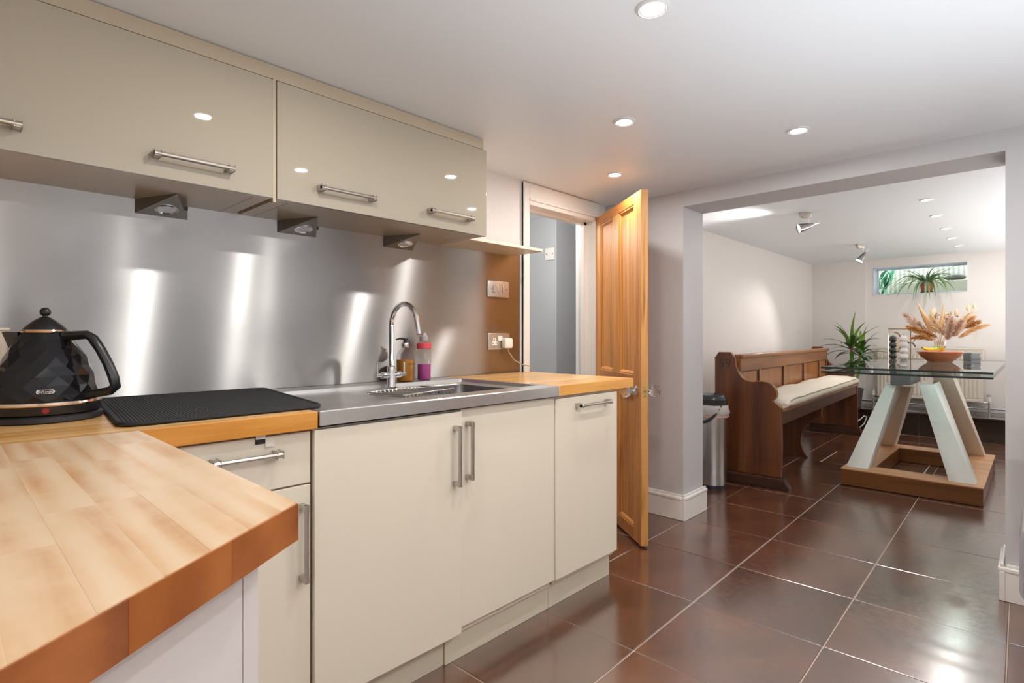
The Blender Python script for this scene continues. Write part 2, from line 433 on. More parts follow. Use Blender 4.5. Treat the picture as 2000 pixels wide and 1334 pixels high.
def text(name, body, size, m, parent, loc, rot, depth=.0004, align='CENTER'):
    cu = bpy.data.curves.new(name, 'FONT'); cu.body = body; cu.size = size; cu.extrude = depth
    cu.align_x = align; cu.align_y = 'CENTER'; cu.materials.append(m)
    t = bpy.data.objects.new('_t', cu); C.objects.link(t)
    me = bpy.data.meshes.new_from_object(t.evaluated_get(bpy.context.evaluated_depsgraph_get())); bpy.data.objects.remove(t); bpy.data.curves.remove(cu)
    o = bpy.data.objects.new(name, me); C.objects.link(o); o.parent = parent; o.location = loc; o.rotation_euler = rot
    return o

ZW, YS, YD, YW = .917, 1.395, 1.415, 2.117      # worktop top, its front edge, door faces, sink wall
XP, CEIL, DCEIL = 3.13, 2.0, 2.085

# ------------------------------------------------------------------ the room shell
fl = struct('floor', box(box(nb(), -1.0, 8.3, -1.45, 2.35, -.08, -.004), 1.6, 4.8, 2.35, 3.75, -.08, -.004), M['grout'])
A0 = math.radians(.85); ca, sa = math.cos(A0), math.sin(A0)
PITCH, GAP = .487, .0045
tile_cache = {}
def tile(u0, u1, v0, v1):
    """a floor tile in the tile grid's own axes, turned .85 degrees from the walls"""
    key = (round(u1-u0, 3), round(v1-v0, 3))
    if key not in tile_cache:
        me = obj('tile', box(nb(), 0, key[0]-GAP, 0, key[1]-GAP, -.010, 0, .0014, 1), M['tile'], fl)
        tile_cache[key] = me; o = me
    else:
        o = tile_cache[key].copy(); C.objects.link(o)
    u, v = u0+GAP/2, v0+GAP/2
    o.location = (2.196+u*ca-v*sa, 1.045+u*sa+v*ca, random.uniform(-.0006, .0006)); o.rotation_euler = (0, 0, A0)
HATCH = (3.235, 3.84, -.43, .305)                 # a cover let into the dining floor, cut around by the tiles
for i in range(-5, 12):
    for j in range(-5, 3):
        u0, v0 = i*PITCH, j*PITCH; u1, v1 = u0+PITCH, v0+PITCH
        if i == 11: u1 = u0 + .01
        if u1-u0 < .05: continue
        h = HATCH
        if u1 <= h[0] or u0 >= h[1] or v1 <= h[2] or v0 >= h[3]: tile(u0, u1, v0, v1); continue
        a, b = max(u0, h[0]), min(u1, h[1])
        if u0 < h[0]-.02: tile(u0, h[0], v0, v1)
        if u1 > h[1]+.02: tile(h[1], u1, v0, v1)
        if v0 < h[2]-.02: tile(a, b, v0, h[2])
        if v1 > h[3]+.02: tile(a, b, h[3], v1)
hu, hv = (HATCH[0]+HATCH[1])/2, (HATCH[2]+HATCH[3])/2
tile(HATCH[0]+.006, hu, HATCH[2]+.006, HATCH[3]-.006); tile(hu, HATCH[1]-.006, HATCH[2]+.006, HATCH[3]-.006)
for i in range(12):
    tile(-1.2+i*PITCH, -1.2+(i+1)*PITCH, 3*PITCH-.18, 4*PITCH-.18) if i*PITCH-1.2 < 1.2 else None

st = struct('floor_step', box(nb(), 7.6, 8.3, -1.3, 2.3, -.004, .235), M['grout'])
for i in range(8):
    y0 = -1.29+i*.45
    y1 = min(y0+.446, 2.28)
    obj('tile', box(nb(), 7.572, 8.22, y0, y1, .235, .255, .003, 1), M['step'], st)
    obj('riser_tile', box(nb(), 7.585, 7.60, y0, y1, 0, .234, .002, 1), M['step'], st)

struct('ceiling', box(nb(), -.9, 3.40, -1.5, 2.24, CEIL, CEIL+.2), M['ceiling'])
struct('ceiling_dining', box(nb(), 3.40, 8.7, -1.2, 2.35, DCEIL, DCEIL+.2), M['ceiling'])
struct('ceiling_hall', box(nb(), 1.7, 4.9, 2.24, 3.8, 2.15, 2.35), M['ceiling'])

b = nb()
box(b, -.9, 2.325, YW, 2.24, 0, CEIL); box(b, 2.325, 3.005, YW, 2.24, 1.90, CEIL); box(b, 3.005, XP, YW, 2.24, 0, CEIL)
struct('wall_north', b, M['wall'])
b = nb()
box(b, XP, 3.40, 1.555, 2.24, 0, CEIL); box(b, XP-.004, 3.40, .098, 1.555, 1.905, CEIL); box(b, XP, 3.40, -1.5, .098, 0, CEIL)
struct('wall_east', b, M['wall_grey'])
struct('wall_west', box(nb(), -1.0, -.88, -1.5, 2.24, 0, CEIL), M['wall'])
b = box(nb(), -.9, 3.40, -1.5, -1.36, 0, CEIL)
struct('wall_south', b, M['wall'])
struct('wall_north_dining', box(nb(), 3.40, 8.5, 2.205, 2.32, 0, DCEIL), M['wall_dining'])
struct('wall_south_dining', box(nb(), 3.40, 8.5, -1.1, -.98, 0, DCEIL), M['wall_dining'])
b = nb()
X0, X1 = 8.22, 8.46; wy0, wy1, wz0, wz1 = .581, 1.505, 1.636, 1.979
box(b, X0, X1, -1.1, wy0, 0, DCEIL); box(b, X0, X1, wy1, 2.205, 0, DCEIL); box(b, X0, X1, wy0, wy1, 0, wz0); box(b, X0, X1, wy0, wy1, wz1, DCEIL)
box(b, 8.195, 8.22, 1.585, 2.205, .255, DCEIL)
struct('wall_east_dining', b, M['wall_dining'])
b = nb()
box(b, 3.66, 3.75, 3.05, 3.75, 0, 2.15); box(b, 3.66, 4.8, 2.975, 3.05, 0, 2.15); box(b, 1.6, 4.8, 3.72, 3.8, 0, 2.15); box(b, 1.6, 1.7, 2.24, 3.8, 0, 2.15); box(b, 4.75, 4.85, 2.24, 3.05, 0, 2.15)
struct('wall_hall', b, M['blue'])

# skirting on the two piers: board with a rounded moulding on top
def skirting(name, runs):
    b = nb()
    for (x0, x1, y0, y1) in runs:
        box(b, x0, x1, y0, y1, 0, .124, .002, 1)
        mx, my = (.004 if x1-x0 < y1-y0 else 0), (.004 if y1-y0 < x1-x0 else 0)
        box(b, x0-mx, x1+mx, y0-my, y1+my, .122, .142, .006, 3); box(b, x0+.004, x1-.004, y0+.004, y1-.004, .140, .156, .004, 2)
    return struct(name, b, M['white'])
skirting('baseboard_north_pier', [(3.108, 3.13, 1.5565, 2.1), (3.108, 3.42, 1.535, 1.556)])
skirting('baseboard_south_pier', [(3.108, 3.13, -1.3, .0975), (3.108, 3.42, .098, .118)])
skirting('baseboard_dining', [(3.45, 7.57, 2.186, 2.206)])
skirting('baseboard_hall', [(3.645, 3.66, 2.96, 3.72)])

# doorway into the hall: lining, architrave
t1 = setting('trim_1')
obj('jamb', box(nb(), 2.325, 2.343, 2.10, 2.26, 0, 1.90, .002, 1), M['white'], t1)
obj('jamb', box(nb(), 2.985, 3.006, 2.10, 2.26, 0, 1.90, .002, 1), M['white'], t1)
obj('head', box(nb(), 2.325, 3.006, 2.10, 2.26, 1.872, 1.902, .002, 1), M['white'], t1)
obj('door_stop', box(nb(), 2.343, 2.355, 2.17, 2.20, 0, 1.872, .001, 1), M['white'], t1)
obj('door_stop', box(nb(), 2.955, 2.985, 2.17, 2.20, 0, 1.872, .001, 1), M['white'], t1)
obj('door_stop', box(nb(), 2.343, 2.985, 2.17, 2.20, 1.855, 1.872, .001, 1), M['white'], t1)
b = box(nb(), 2.288, 2.340, 2.098, 2.118, 0, 1.996, .004, 2); box(b, 2.288, 2.297, 2.092, 2.118, 0, 1.996, .003, 2)
obj('architrave', b, M['white'], t1)
b = box(nb(), 2.3405, 3.03, 2.0985, 2.118, 1.900, 1.996, .004, 2); box(b, 2.338, 3.03, 2.090, 2.118, 1.896, 1.912, .004, 2)
obj('architrave', b, M['white'], t1)
obj('architrave', box(nb(), 2.995, 3.06, 2.098, 2.118, 0, 1.9, .004, 2), M['white'], t1)

# window high in the dining room's end wall, and the light well behind it
w1 = setting('window_1')
b = nb()
box(b, X1-.05, X1, wy0, wy0+.018, wz0, wz1, .003, 1); box(b, X1-.05, X1, wy1-.018, wy1, wz0, wz1, .003, 1)
box(b, X1-.05, X1, wy0, wy1, wz0, wz0+.020, .003, 1); box(b, X1-.05, X1, wy0, wy1, wz1-.018, wz1, .003, 1)
obj('frame', b, M['frame_white'], w1)
b = nb()
box(b, X0-.004, X1-.05, wy1-.004, wy1+.001, wz0, wz1); box(b, X0-.004, X1-.05, wy0-.001, wy0+.004, wz0, wz1)
box(b, X0-.004, X1-.05, wy0, wy1, wz1-.004, wz1+.001); box(b, X0-.012, X1-.05, wy0, wy1, wz0-.002, wz0+.008, .002, 1)
obj('reveal', b, M['frame_white'], w1)
obj('pane', box(nb(), X1-.030, X1-.024, wy0+.017, wy1-.017, wz0+.018, wz1-.016), M['pane'], w1)
struct('exterior_lightwell', box(box(box(box(nb(), 9.12, 9.3, -.6, 2.6, 1.3, 2.62), 8.46, 9.3, 2.2, 2.4, 1.3, 2.62), 8.46, 9.3, -.6, -.4, 1.3, 2.62), 8.46, 9.3, -.6, 2.4, 1.3, 1.6), M['well'])
struct('exterior_ledge', box(nb(), 8.98, 9.12, -.4, 1.35, 1.6, 1.835, .01, 2), M['wellstone'])

# ------------------------------------------------------------------ helper for things authored in room coordinates
def wobj(name, bm, m, parent, top, **kw):
    bmesh.ops.translate(bm, verts=bm.verts, vec=-Vector(top.location)); return obj(name, bm, m, parent, **kw)

# ------------------------------------------------------------------ the pine door, standing open
dr = setting('door_1', (3.0, 2.112, 0), math.atan2(-.606, -.444))
dr['label'] = 'pine four panel door standing open beside the white pier, with glass knobs'
DW, DT = .751, .04; zs = (.012, .08, .80, .905, 1.836, 1.892)
b = nb(); box(b, 0, .10, 0, DT, zs[0], zs[5], .0015, 1); obj('stile', b, M['pine'], dr)
obj('stile', box(nb(), DW-.10, DW-.003, 0, DT, zs[0], zs[5], .0015, 1), M['pine'], dr)
obj('lock_edge', box(nb(), DW-.0035, DW, .0005, DT-.0005, zs[0], zs[5], .0008, 1), M['pine_edge'], dr)
for z0, z1 in ((zs[0], zs[1]), (zs[2], zs[3]), (zs[4], zs[5])):
    obj('rail', box(nb(), .10, DW-.10, .0004, DT-.0004, z0, z1, .001, 1), M['pine_x'], dr)
for z0, z1 in ((zs[1], zs[2]), (zs[3], zs[4])):
    obj('muntin', box(nb(), .325, .426, .0004, DT-.0004, z0, z1, .001, 1), M['pine'], dr)
    for x0, x1 in ((.10, .325), (.426, DW-.10)):
        p = obj('panel', box(nb(), x0, x1, .014, DT-.014, z0, z1), M['pine'], dr)
        b = nb()
        for yy, s in ((0, 1), (DT, -1)):
            R = lambda i, y: [(x0+i, y, z0+i), (x1-i, y, z0+i), (x1-i, y, z1-i), (x0+i, y, z1-i)]
            loft(b, [R(0, yy+s*.0005), R(.004, yy+s*.003), R(.010, yy+s*.003), R(.022, yy+s*.0135)], False, False)
        obj('moulding', b, M['pine'], p, flat=True)
for s, y0 in ((-1, 0), (1, DT)):
    kx, kz = .690, .826
    rs = obj('knob', lathe_dir(nb(), [(.0, .030), (.008, .030), (.014, .034), (.026, .040), (.034, .050), (.0365, .062), (.034, .075), (.026, .086), (.013, .093), (0, .095)], (kx, y0, kz), (0, s, 0), 28), M['glass'], dr, label='clear glass ball knob')
    obj('knob_rose', lathe_dir(nb(), [(0, 0), (.027, 0), (.027, .003), (.022, .008), (.010, .010), (.0085, .022), (.013, .027), (.013, .030), (0, .030)], (kx, y0, kz), (0, s, 0), 24), M['chrome'], rs)
lp = obj('latch_plate', box(nb(), DW-.0005, DW+.0012, .009, .031, .795, .858, .0004, 1), M['brass'], dr, label='brass latch plate')
obj('latch_bolt', prism(nb(), [(DW+.001, .014, .82), (DW+.001, .026, .82), (DW+.009, .026, .82)], (0, 0, .014)), M['brass'], lp)
for z in (.803, .85): obj('screw', lathe_dir(nb(), [(.003, 0), (.003, .0006), (0, .0006)], (DW+.001, .02, z), (1, 0, 0), 10), M['darkhole'], lp)
for z in (.25, 1.62):
    obj('hinge', tube(nb(), [(-.004, .0, z), (-.004, .0, z+.08)], .006, 10), M['brass'], dr)

# ------------------------------------------------------------------ kitchen units
def bar_handle(door, top, p0, p1, out=(0, -1, 0), r=.0065, block=.016):
    """a round bar carried by two square end blocks"""
    p0, p1, out = Vector(p0), Vector(p1), Vector(out); ax = (p1-p0).normalized()
    bm = nb(); off = out*.030
    tube(bm, [p0+off, p1+off], r, 14)
    for p, s in ((p0, 1), (p1, -1)):
        q = p+ax*s*block/2; side = ax.cross(out)
        t = bmesh.new(); bmesh.ops.create_cube(t, size=1)
        for v in t.verts:
            v.co = q + ax*v.co.x*block + side*v.co.y*.0145 + out*(.017+v.co.z*.034)
        bmesh.ops.bevel(t, geom=t.edges[:], offset=.0025, segments=2, affect='EDGES', profile=.5); merge(bm, t)
        tube(bm, [p+ax*s*(block+.0005)+off, p+ax*s*(block+.0025)+off], r+.0008, 14)
    return wobj('handle', bm, M['nickel'], door, top)

def front(top, name, x0, x1, z0, z1, y=YD, m='cream', parent=None):
    return wobj(name, box(nb(), x0, x1, y, y+.018, z0, z1, .0018, 2), M[m], parent or top, top)

u1 = thing('drawer_cabinet', 'cream base cabinet with one drawer over a door, left of the sink', 'cabinet', (.5, 1.75, 0))
wobj('carcass', box(nb(), .30, .692, 1.437, 2.10, .10, .868), M['cream'], u1, u1)
d = front(u1, 'drawer', .303, .693, .726, .864); bar_handle(d, u1, (.442, YD, .818), (.606, YD, .818))
sc = wobj('towel_scrap', box(nb(), .548, .572, YD-.004, YD+.001, .848, .868), M['black'], d, u1, label='black and white scrap caught in the drawer top')
wobj('scrap_check', box(box(nb(), .572, .594, YD-.0045, YD+.001, .838, .856), .548, .5725, YD-.0046, YD+.001, .860, .869), M['plastic_white'], sc, u1)
d = front(u1, 'door', .303, .693, .105, .721); bar_handle(d, u1, (.668, YD, .675), (.668, YD, .470))
wobj('plinth', box(nb(), .30, .697, 1.455, 1.475, 0, .10), M['plinth'], u1, u1)

u2 = thing('dishwasher', 'built-in dishwasher behind a wide cream door, under the sink drainer', 'dishwasher', (.96, 1.75, 0))
wobj('carcass', box(box(nb(), .702, 1.180, 1.425, 2.10, .10, .868), 1.180, 1.222, 1.425, 1.50, .10, .868), M['cream'], u2, u2)
d = front(u2, 'door', .699, 1.2215, .115, .8655, YD-.012); bar_handle(d, u2, (1.188, YD-.012, .822), (1.188, YD-.012, .622))
wobj('plinth', box(nb(), .697, 1.187, 1.46, 1.478, 0, .10), M['plinth'], u2, u2)

u3 = thing('sink_cabinet', 'cream cabinet with single door under the sink bowl', 'cabinet', (1.48, 1.75, 0))
wobj('carcass', box(box(nb(), 1.226, 1.72, 1.437, 2.10, .10, .72), 1.72, 1.732, 1.420, 2.10, .125, .868), M['cream'], u3, u3)
d = front(u3, 'door', 1.2275, 1.7165, .128, .871); bar_handle(d, u3, (1.254, YD, .828), (1.254, YD, .630))
wobj('plinth', box(nb(), 1.189, 1.73, 1.452, 1.472, 0, .118, .001, 1), M['plinth'], u3, u3)

u4 = thing('pullout_cabinet', 'narrow cream pull-out cabinet with a top handle, by the pine door', 'cabinet', (1.96, 1.75, 0))
wobj('carcass', box(nb(), 1.737, 2.182, 1.437, 2.10, .10, .868), M['cream'], u4, u4)
d = front(u4, 'door', 1.7355, 2.186, .123, .862); bar_handle(d, u4, (1.866, YD, .825), (2.098, YD, .825))
wobj('plinth', box(nb(), 1.732, 2.178, 1.452, 1.472, 0, .118, .001, 1), M['plinth'], u4, u4)

u5 = thing('peninsula_cabinet', 'white panelled peninsula base under the angled wooden worktop', 'cabinet', (0, .95, 0))
wobj('carcass', prism(nb(), [(.26, .69, 0), (.262, 1.39, 0), (-.38, 1.39, 0), (-.38, .245, 0)], (0, 0, .868)), M['panelwhite'], u5, u5)
e = Vector((-.818, -.575, 0)); nrm = Vector((.575, -.818, 0))
a = Vector((.266, .678, 0)); 
wobj('corner_post', prism(nb(), [a, a+e*.0275, a+e*.0275-nrm*.02, a-nrm*.02], (0, 0, .868), .001, 1), M['panelwhite'], u5, u5)
a2 = a+e*.030
wobj('end_panel', prism(nb(), [a2, a2+e*.76, a2+e*.76-nrm*.018, a2-nrm*.018], (0, 0, .868), .001, 1), M['panelwhite'], u5, u5)

# worktops: every stave a piece of its own, clipped to the outline of its slab
def clip(poly, a, b, c):
    out = []                                     # keep a*x+b*y <= c
    for i in range(len(poly)):
        p, q = poly[i], poly[(i+1) % len(poly)]; dp, dq = a*p[0]+b*p[1]-c, a*q[0]+b*q[1]-c
        if dp <= 0: out.append(p)
        if dp*dq < 0:
            t = dp/(dp-dq); out.append((p[0]+(q[0]-p[0])*t, p[1]+(q[1]-p[1])*t))
    return out
def staves(top, poly, along, width, z0, z1, m, lo=.35, hi=.9):
    i = 0 if along == 'y' else 1; j = 1-i
    a0, a1 = min(p[i] for p in poly), max(p[i] for p in poly); b0, b1 = min(p[j] for p in poly), max(p[j] for p in poly)
    s = a0
    while s < a1-1e-4:
        s2 = s+width*random.uniform(.85, 1.15)
        if a1-s2 < width*.4: s2 = a1
        L = b0-random.uniform(0, .5)
        while L < b1:
            L2 = L+random.uniform(lo, hi); pl = poly
            ax = (1, 0) if i == 0 else (0, 1); bx = (0, 1) if i == 0 else (1, 0)
            for (v, sg, c) in ((ax, -1, -s), (ax, 1, s2), (bx, -1, -L), (bx, 1, L2)):
                pl = clip(pl, v[0]*sg, v[1]*sg, c)
                if len(pl) < 3: break
            if len(pl) >= 3 and abs(sum(pl[k][0]*pl[(k+1) % len(pl)][1]-pl[(k+1) % len(pl)][0]*pl[k][1] for k in range(len(pl)))) > .001:
                dz = random.uniform(-.00012, .00012)
                wobj('stave', prism(nb(), [(x, y, z0) for x, y in pl], (0, 0, z1-z0+dz)), m, top, top, flat=True)
            L = L2
        s = s2
PA, PD = Vector((.303, .650, 0)), Vector((.303, .650, 0))+e*.86
k1 = thing('worktop', 'wooden peninsula worktop with an angled end, nearest the camera', 'worktop', (0, .95, ZW-.045))
sta = [(PA-nrm*.0024)[:2], (PD-nrm*.0024)[:2], (-.42, 1.393), (.297, 1.393)]
staves(k1, [(p[0], p[1]) for p in sta], 'y', .046, ZW-.045, ZW, M['stave_y'], .22, .6)
for q in range(7):
    p0, p1 = PA+e*(.86*q/7+(.0004 if q else 0)), PA+e*.86*(q+1)/7
    b = prism(nb(), [p0+Vector((0, 0, ZW-.045)), p1+Vector((0, 0, ZW-.045)), p1-nrm*.0022+Vector((0, 0, ZW-.045)), p0-nrm*.0022+Vector((0, 0, ZW-.045))], (0, 0, .0438))
    wobj('end_block', b, M['endgrain'], k1, k1, flat=True)
k2 = thing('worktop', 'wooden worktop along the wall under the kettle and black mat', 'worktop', (.1, 1.75, ZW-.045))
staves(k2, [(-.86, 1.403), (.704, 1.403), (.704, 2.114), (-.86, 2.114)], 'x', .088, ZW-.045, ZW-.0003, M['stave_x'], .5, 1.2)
wobj('front_edge', box(nb(), .2995, .704, YS, 1.4035, ZW-.046, ZW-.0005, .0015, 2), M['edge_x'], k2, k2)
k3 = thing('worktop', 'short wooden worktop at the right end of the sink', 'worktop', (2.05, 1.75, ZW-.045))
staves(k3, [(1.742, 1.415), (2.318, 1.415), (2.318, 2.088), (1.742, 2.114)], 'x', .088, ZW-.043, ZW, M['stave_x'], .5, .9)
wobj('front_edge', box(nb(), 1.742, 2.318, 1.407, 1.4155, ZW-.043, ZW-.0003, .0015, 2), M['edge_x'], k3, k3)

# steel sheet behind the worktop
sp = obj('steel_splashback', box(nb(), -.88, 2.271, YW-.006, YW-.0005, ZW+.001, 1.6), M['steel_splash'], flat=True)
tag(sp, 'brushed steel splashback sheet along the wall behind the sink', 'splashback')
uv_dir(sp, lambda n: (0, 0, 1))

# ------------------------------------------------------------------ sink with drainer, tap, basket
sk = thing('kitchen_sink', 'inset stainless steel sink with drainer and deep bowl', 'sink', (1.22, 1.75, ZW))
x0, x1, y0, y1 = .709, 1.737, YS, 2.108
rings = [rrect(x0, x1, y0, y1, .004, ZW-.040), rrect(x0, x1, y0, y1, .004, ZW-.003), rrect(x0+.003, x1-.003, y0+.003, y1-.003, .004, ZW),
         rrect(.745, 1.716, 1.487, 1.975, .004, ZW), rrect(.748, 1.713, 1.490, 1.972, .004, ZW-.013),
         rrect(1.185, 1.658, 1.528, 1.908, .035, ZW-.0145), rrect(1.188, 1.655, 1.531, 1.905, .035, ZW-.018)]
o = wobj('top', loft(nb(), rings, False, False), M['steel_sink'], sk, sk, ang=30)
uv_dir(o, lambda n: (0, 1, 0) if abs(n.z) > .5 else (0, 0, 1))
rings = [rrect(1.188, 1.655, 1.531, 1.905, .035, ZW-.018), rrect(1.194, 1.649, 1.537, 1.899, .035, ZW-.15), rrect(1.214, 1.629, 1.557, 1.879, .03, ZW-.17)]
o = wobj('bowl', loft(nb(), rings, False, True), M['steel_bowl'], sk, sk, ang=50); uv_dir(o, lambda n: (0, 1, 0) if abs(n.z) > .5 else (0, 0, 1))
b = nb()
for dx in (-.012, 0, .012): lathe_dir(b, [(.0045, 0), (.0045, .0012), (0, .0012)], (1.52+dx, 1.903, ZW-.045), (0, -1, 0), 10)
wobj('overflow', b, M['darkhole'], sk, sk)
wobj('drain', lathe(nb(), [(0, .002), (.03, .002), (.04, .004), (.042, 0)], 24, (1.42, 1.72, ZW-.170)), M['chrome'], sk, sk)
wobj('seal', box(nb(), 1.7375, 1.7415, YS+.004, 2.10, ZW-.040, ZW-.001), M['plastic_white'], sk, sk)

fc = thing('mixer_tap', 'chrome swan-neck mixer tap with two levers at the sink', 'tap', (1.302, 1.942, ZW-.0135))
b = lathe(nb(), [(0, 0), (.026, 0), (.026, .004), (.019, .007), (.0175, .012), (.0165, .088), (.0125, .092), (.011, .094), (0, .094)], 24)
obj('body', b, M['chrome'], fc)
zc = .276; R_ = .090
pts = [(0, 0, .09), (0, 0, .2)] + [(0, -R_+R_*math.cos(t), zc-.02+R_*math.sin(t)) for t in [PI*i/16*.92 for i in range(17)]]
pts.append((0, pts[-1][1]-.010, pts[-1][2]-.036))
obj('spout', tube(nb(), pts, .0104, 16), M['chrome'], fc)
e1 = pts[-1]
obj('aerator', lathe_dir(nb(), [(0, 0), (.0105, 0), (.0108, .02), (0, .02)], e1, (0, -.27, -1), 16), M['chrome'], fc)
for s in (-1, 1):
    v = obj('valve', lathe_dir(nb(), [(0, .012), (.013, .012), (.014, .018), (.014, .045), (.009, .049), (.009, .070), (.007, .073), (0, .073)], (0, 0, .052), (s, 0, .06), 18), M['chrome'], fc)
    obj('lever', tube(nb(), [(s*.065, 0, .052), (s*.065, 0, .075), (s*.065, 0, .106)], [.0048, .0042, .0046], 12), M['chrome'], v)

bk = thing('wire_basket', 'steel wire draining basket tilted over the sink bowl edge', 'basket', (1.20, 1.655, ZW), math.radians(14))
b = nb(); hx, hy = .145, .088
rim = [(p[0], p[1], .004) for p in rrect(-hx, hx, -hy, hy, .012, 0, 3)]
tube(b, rim+[rim[0]], .0023, 8); obj('rim', b, M['wire'], bk)
b = nb()
for i in range(14):
    x = -hx+.012+i*(2*hx-.024)/13
    dp = -.004 if x < .02 else -.085
    tube(b, [(x, -hy, .004), (x, -hy+.006, dp), (x, hy-.006, dp), (x, hy, .004)], .0026, 6)
obj('wires', b, M['wire'], bk)

# ------------------------------------------------------------------ wall cabinets
YU, ZU = 1.775, 1.564
def wall_cabinet(label, x0, x1, handles):
    t = thing('wall_cabinet', label, 'cabinet', ((x0+x1)/2, 1.95, ZU), 0, 'glossy cream wall cabinets')
    wobj('carcass', box(nb(), x0+.004, x1-.004, YU+.02, YW-.001, ZU, 1.95), M['carcass'], t, t)
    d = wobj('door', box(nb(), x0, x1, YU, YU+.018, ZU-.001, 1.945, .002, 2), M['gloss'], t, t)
    for h in handles: bar_handle(d, t, (h[0], YU, 1.622), (h[1], YU, 1.622))
    for xx in (x0+.05, x1-.05):
        wobj('side_line', box(nb(), xx-.0006, xx+.0006, YU+.03, YW-.007, ZU-.0006, ZU+.001), M['pelmet'], t, t)
    return t
wall_cabinet('left glossy cream wall cabinet above the kettle', -.19, .7445, [(-.065, .138), (.408, .616)])
wall_cabinet('right glossy cream wall cabinet above the sink', .757, 1.690, [(.892, 1.107), (1.360, 1.588)])
cf = obj('cabinet_filler', box(box(nb(), -.19, 1.683, YU+.012, YU+.03, 1.9515, CEIL-.004), .746, .7555, YU+.006, YU+.024, ZU-.012, 1.951), M['pelmet'])
tag(cf, 'beige filler strip between the wall cabinets and the ceiling', 'filler strip')
sh = obj('thin_shelf', box(nb(), 1.692, 2.205, 1.885, YW-.001, ZU-.001, ZU+.014, .001, 1), M['cream'])
tag(sh, 'thin cream shelf jutting past the right wall cabinet toward the doorway', 'shelf')

def wedge(label, xl, xr):
    t = thing('wedge_light', label, 'lamp', ((xl+xr)/2, YW-.007, ZU), 0, 'triangular under-cabinet lights')
    h = (xr-xl)/2; dpt = .172; dz = -.046
    BL, BR, F, bl, br = (-h, 0, -.001), (h, 0, -.001), (0, -dpt, -.001), (-h, 0, dz), (h, 0, dz)
    b = nb(); V = [b.verts.new(p) for p in (BL, BR, F, bl, br)]
    for f in ((0, 1, 2), (0, 2, 3), (1, 4, 2), (0, 3, 4, 1), (2, 4, 3)): b.faces.new([V[i] for i in f])
    body = obj('housing', b, M['darkchrome'], t, flat=True)
    nrm_ = Vector((0, dz, -dpt)).normalized(); nrm_ = Vector((0, -(-dz), -dpt)).normalized() if nrm_.z > 0 else nrm_
    c = Vector((0, -dpt*.33, dz*.67)); nd = Vector((0, dz*1.0, -dpt)).normalized()
    rg = obj('ring', lathe_dir(nb(), [(.026, -.002), (.034, -.002), (.034, .002), (.030, .004), (.026, .001)], c, nd, 28), M['chrome'], t)
    obj('lens', lathe_dir(nb(), [(0, .001), (.026, .0005), (.026, -.001)], c, nd, 24), M['lens'], t)
    obj('switch', box(nb(), h*.72, h*.84, -.048, -.034, -.022, -.010, mtx=None), M['black'], t)
wedge('triangular steel light under the left cabinet, above the kettle', .439, .592)
wedge('triangular steel light under the cabinets, middle one of the three', .900, 1.056)
wedge('triangular steel light nearest the doorway, above the tap', 1.374, 1.530)

# ------------------------------------------------------------------ switches and sockets
sw = thing('light_switch', 'satin metal triple light switch on the splashback', 'switch', (2.093, YW-.006, 1.372))
obj('plate', box(nb(), -.081, .081, -.010, 0, -.045, .045, .007, 3), M['switch_metal'], sw)
for dx in (-.036, 0, .036):
    r_ = obj('rocker', box(nb(), dx-.0085, dx+.0085, -.0135, -.009, -.018, .018, .0015, 2), M['switch_metal'], sw)
    obj('rocker_gap', box(nb(), dx-.0102, dx+.0102, -.0104, -.009, -.0197, .0197), M['bracket'], r_)
for dx in (-.056, .056): obj('screw', lathe_dir(nb(), [(.0026, 0), (.0026, .001), (0, .001)], (dx, -.0095, 0), (0, -1, 0), 10), M['darkhole'], sw)
so = thing('wall_socket', 'satin metal double socket on the splashback above the worktop', 'socket', (2.097, YW-.006, 1.090))
obj('plate', box(nb(), -.081, .081, -.009, 0, -.044, .044, .003, 2), M['switch_metal'], so)
oi = obj('outlet', box(box(nb(), -.056, -.018, -.0105, -.008, -.020, -.002, .001, 1), -.046, -.028, -.0105, -.008, -.004, .018, .001, 1), M['plastic_white'], so)
b = nb(); box(b, -.039, -.035, -.0112, -.010, .004, .013); box(b, -.052, -.046, -.0112, -.010, -.013, -.008); box(b, -.028, -.022, -.0112, -.010, -.013, -.008)
obj('pin_hole', b, M['darkhole'], oi)
obj('rocker', box(nb(), -.012, .020, -.014, -.008, .002, .030, .002, 2), M['plastic_white'], so)
pg = thing('plug', 'white plug with a grey flex in the double socket', 'plug', (2.139, YW-.0155, 1.082))
obj('body', box(nb(), -.031, .031, -.036, 0, -.030, .026, .010, 3), M['plastic_white'], pg)
obj('flex', tube(nb(), [(.004, -.018, -.028), (.008, -.018, -.045), (.05, -.022, -.095), (.11, -.03, -.122), (.165, -.034, -.132), (.182, -.034, -.148), (.190, -.04, -.1635)], .0033, 8), M['greycord'], pg)
hs_ = thing('light_switch', 'square white switch plate on the blue hall wall', 'switch', (3.6595, 3.045, 1.828))
obj('plate', box(nb(), -.010, 0, -.05, .05, -.052, .052, .004, 2), M['plastic_white'], hs_)
for dy in (-.034, .034): obj('screw', lathe_dir(nb(), [(.005, 0), (.005, .001), (0, .001)], (-.010, dy, 0), (-1, 0, 0), 10), M['darkhole'], hs_)
obj('rocker', box(nb(), -.013, -.009, -.011, .011, -.02, .02, .001, 1), M['plastic_white'], hs_)

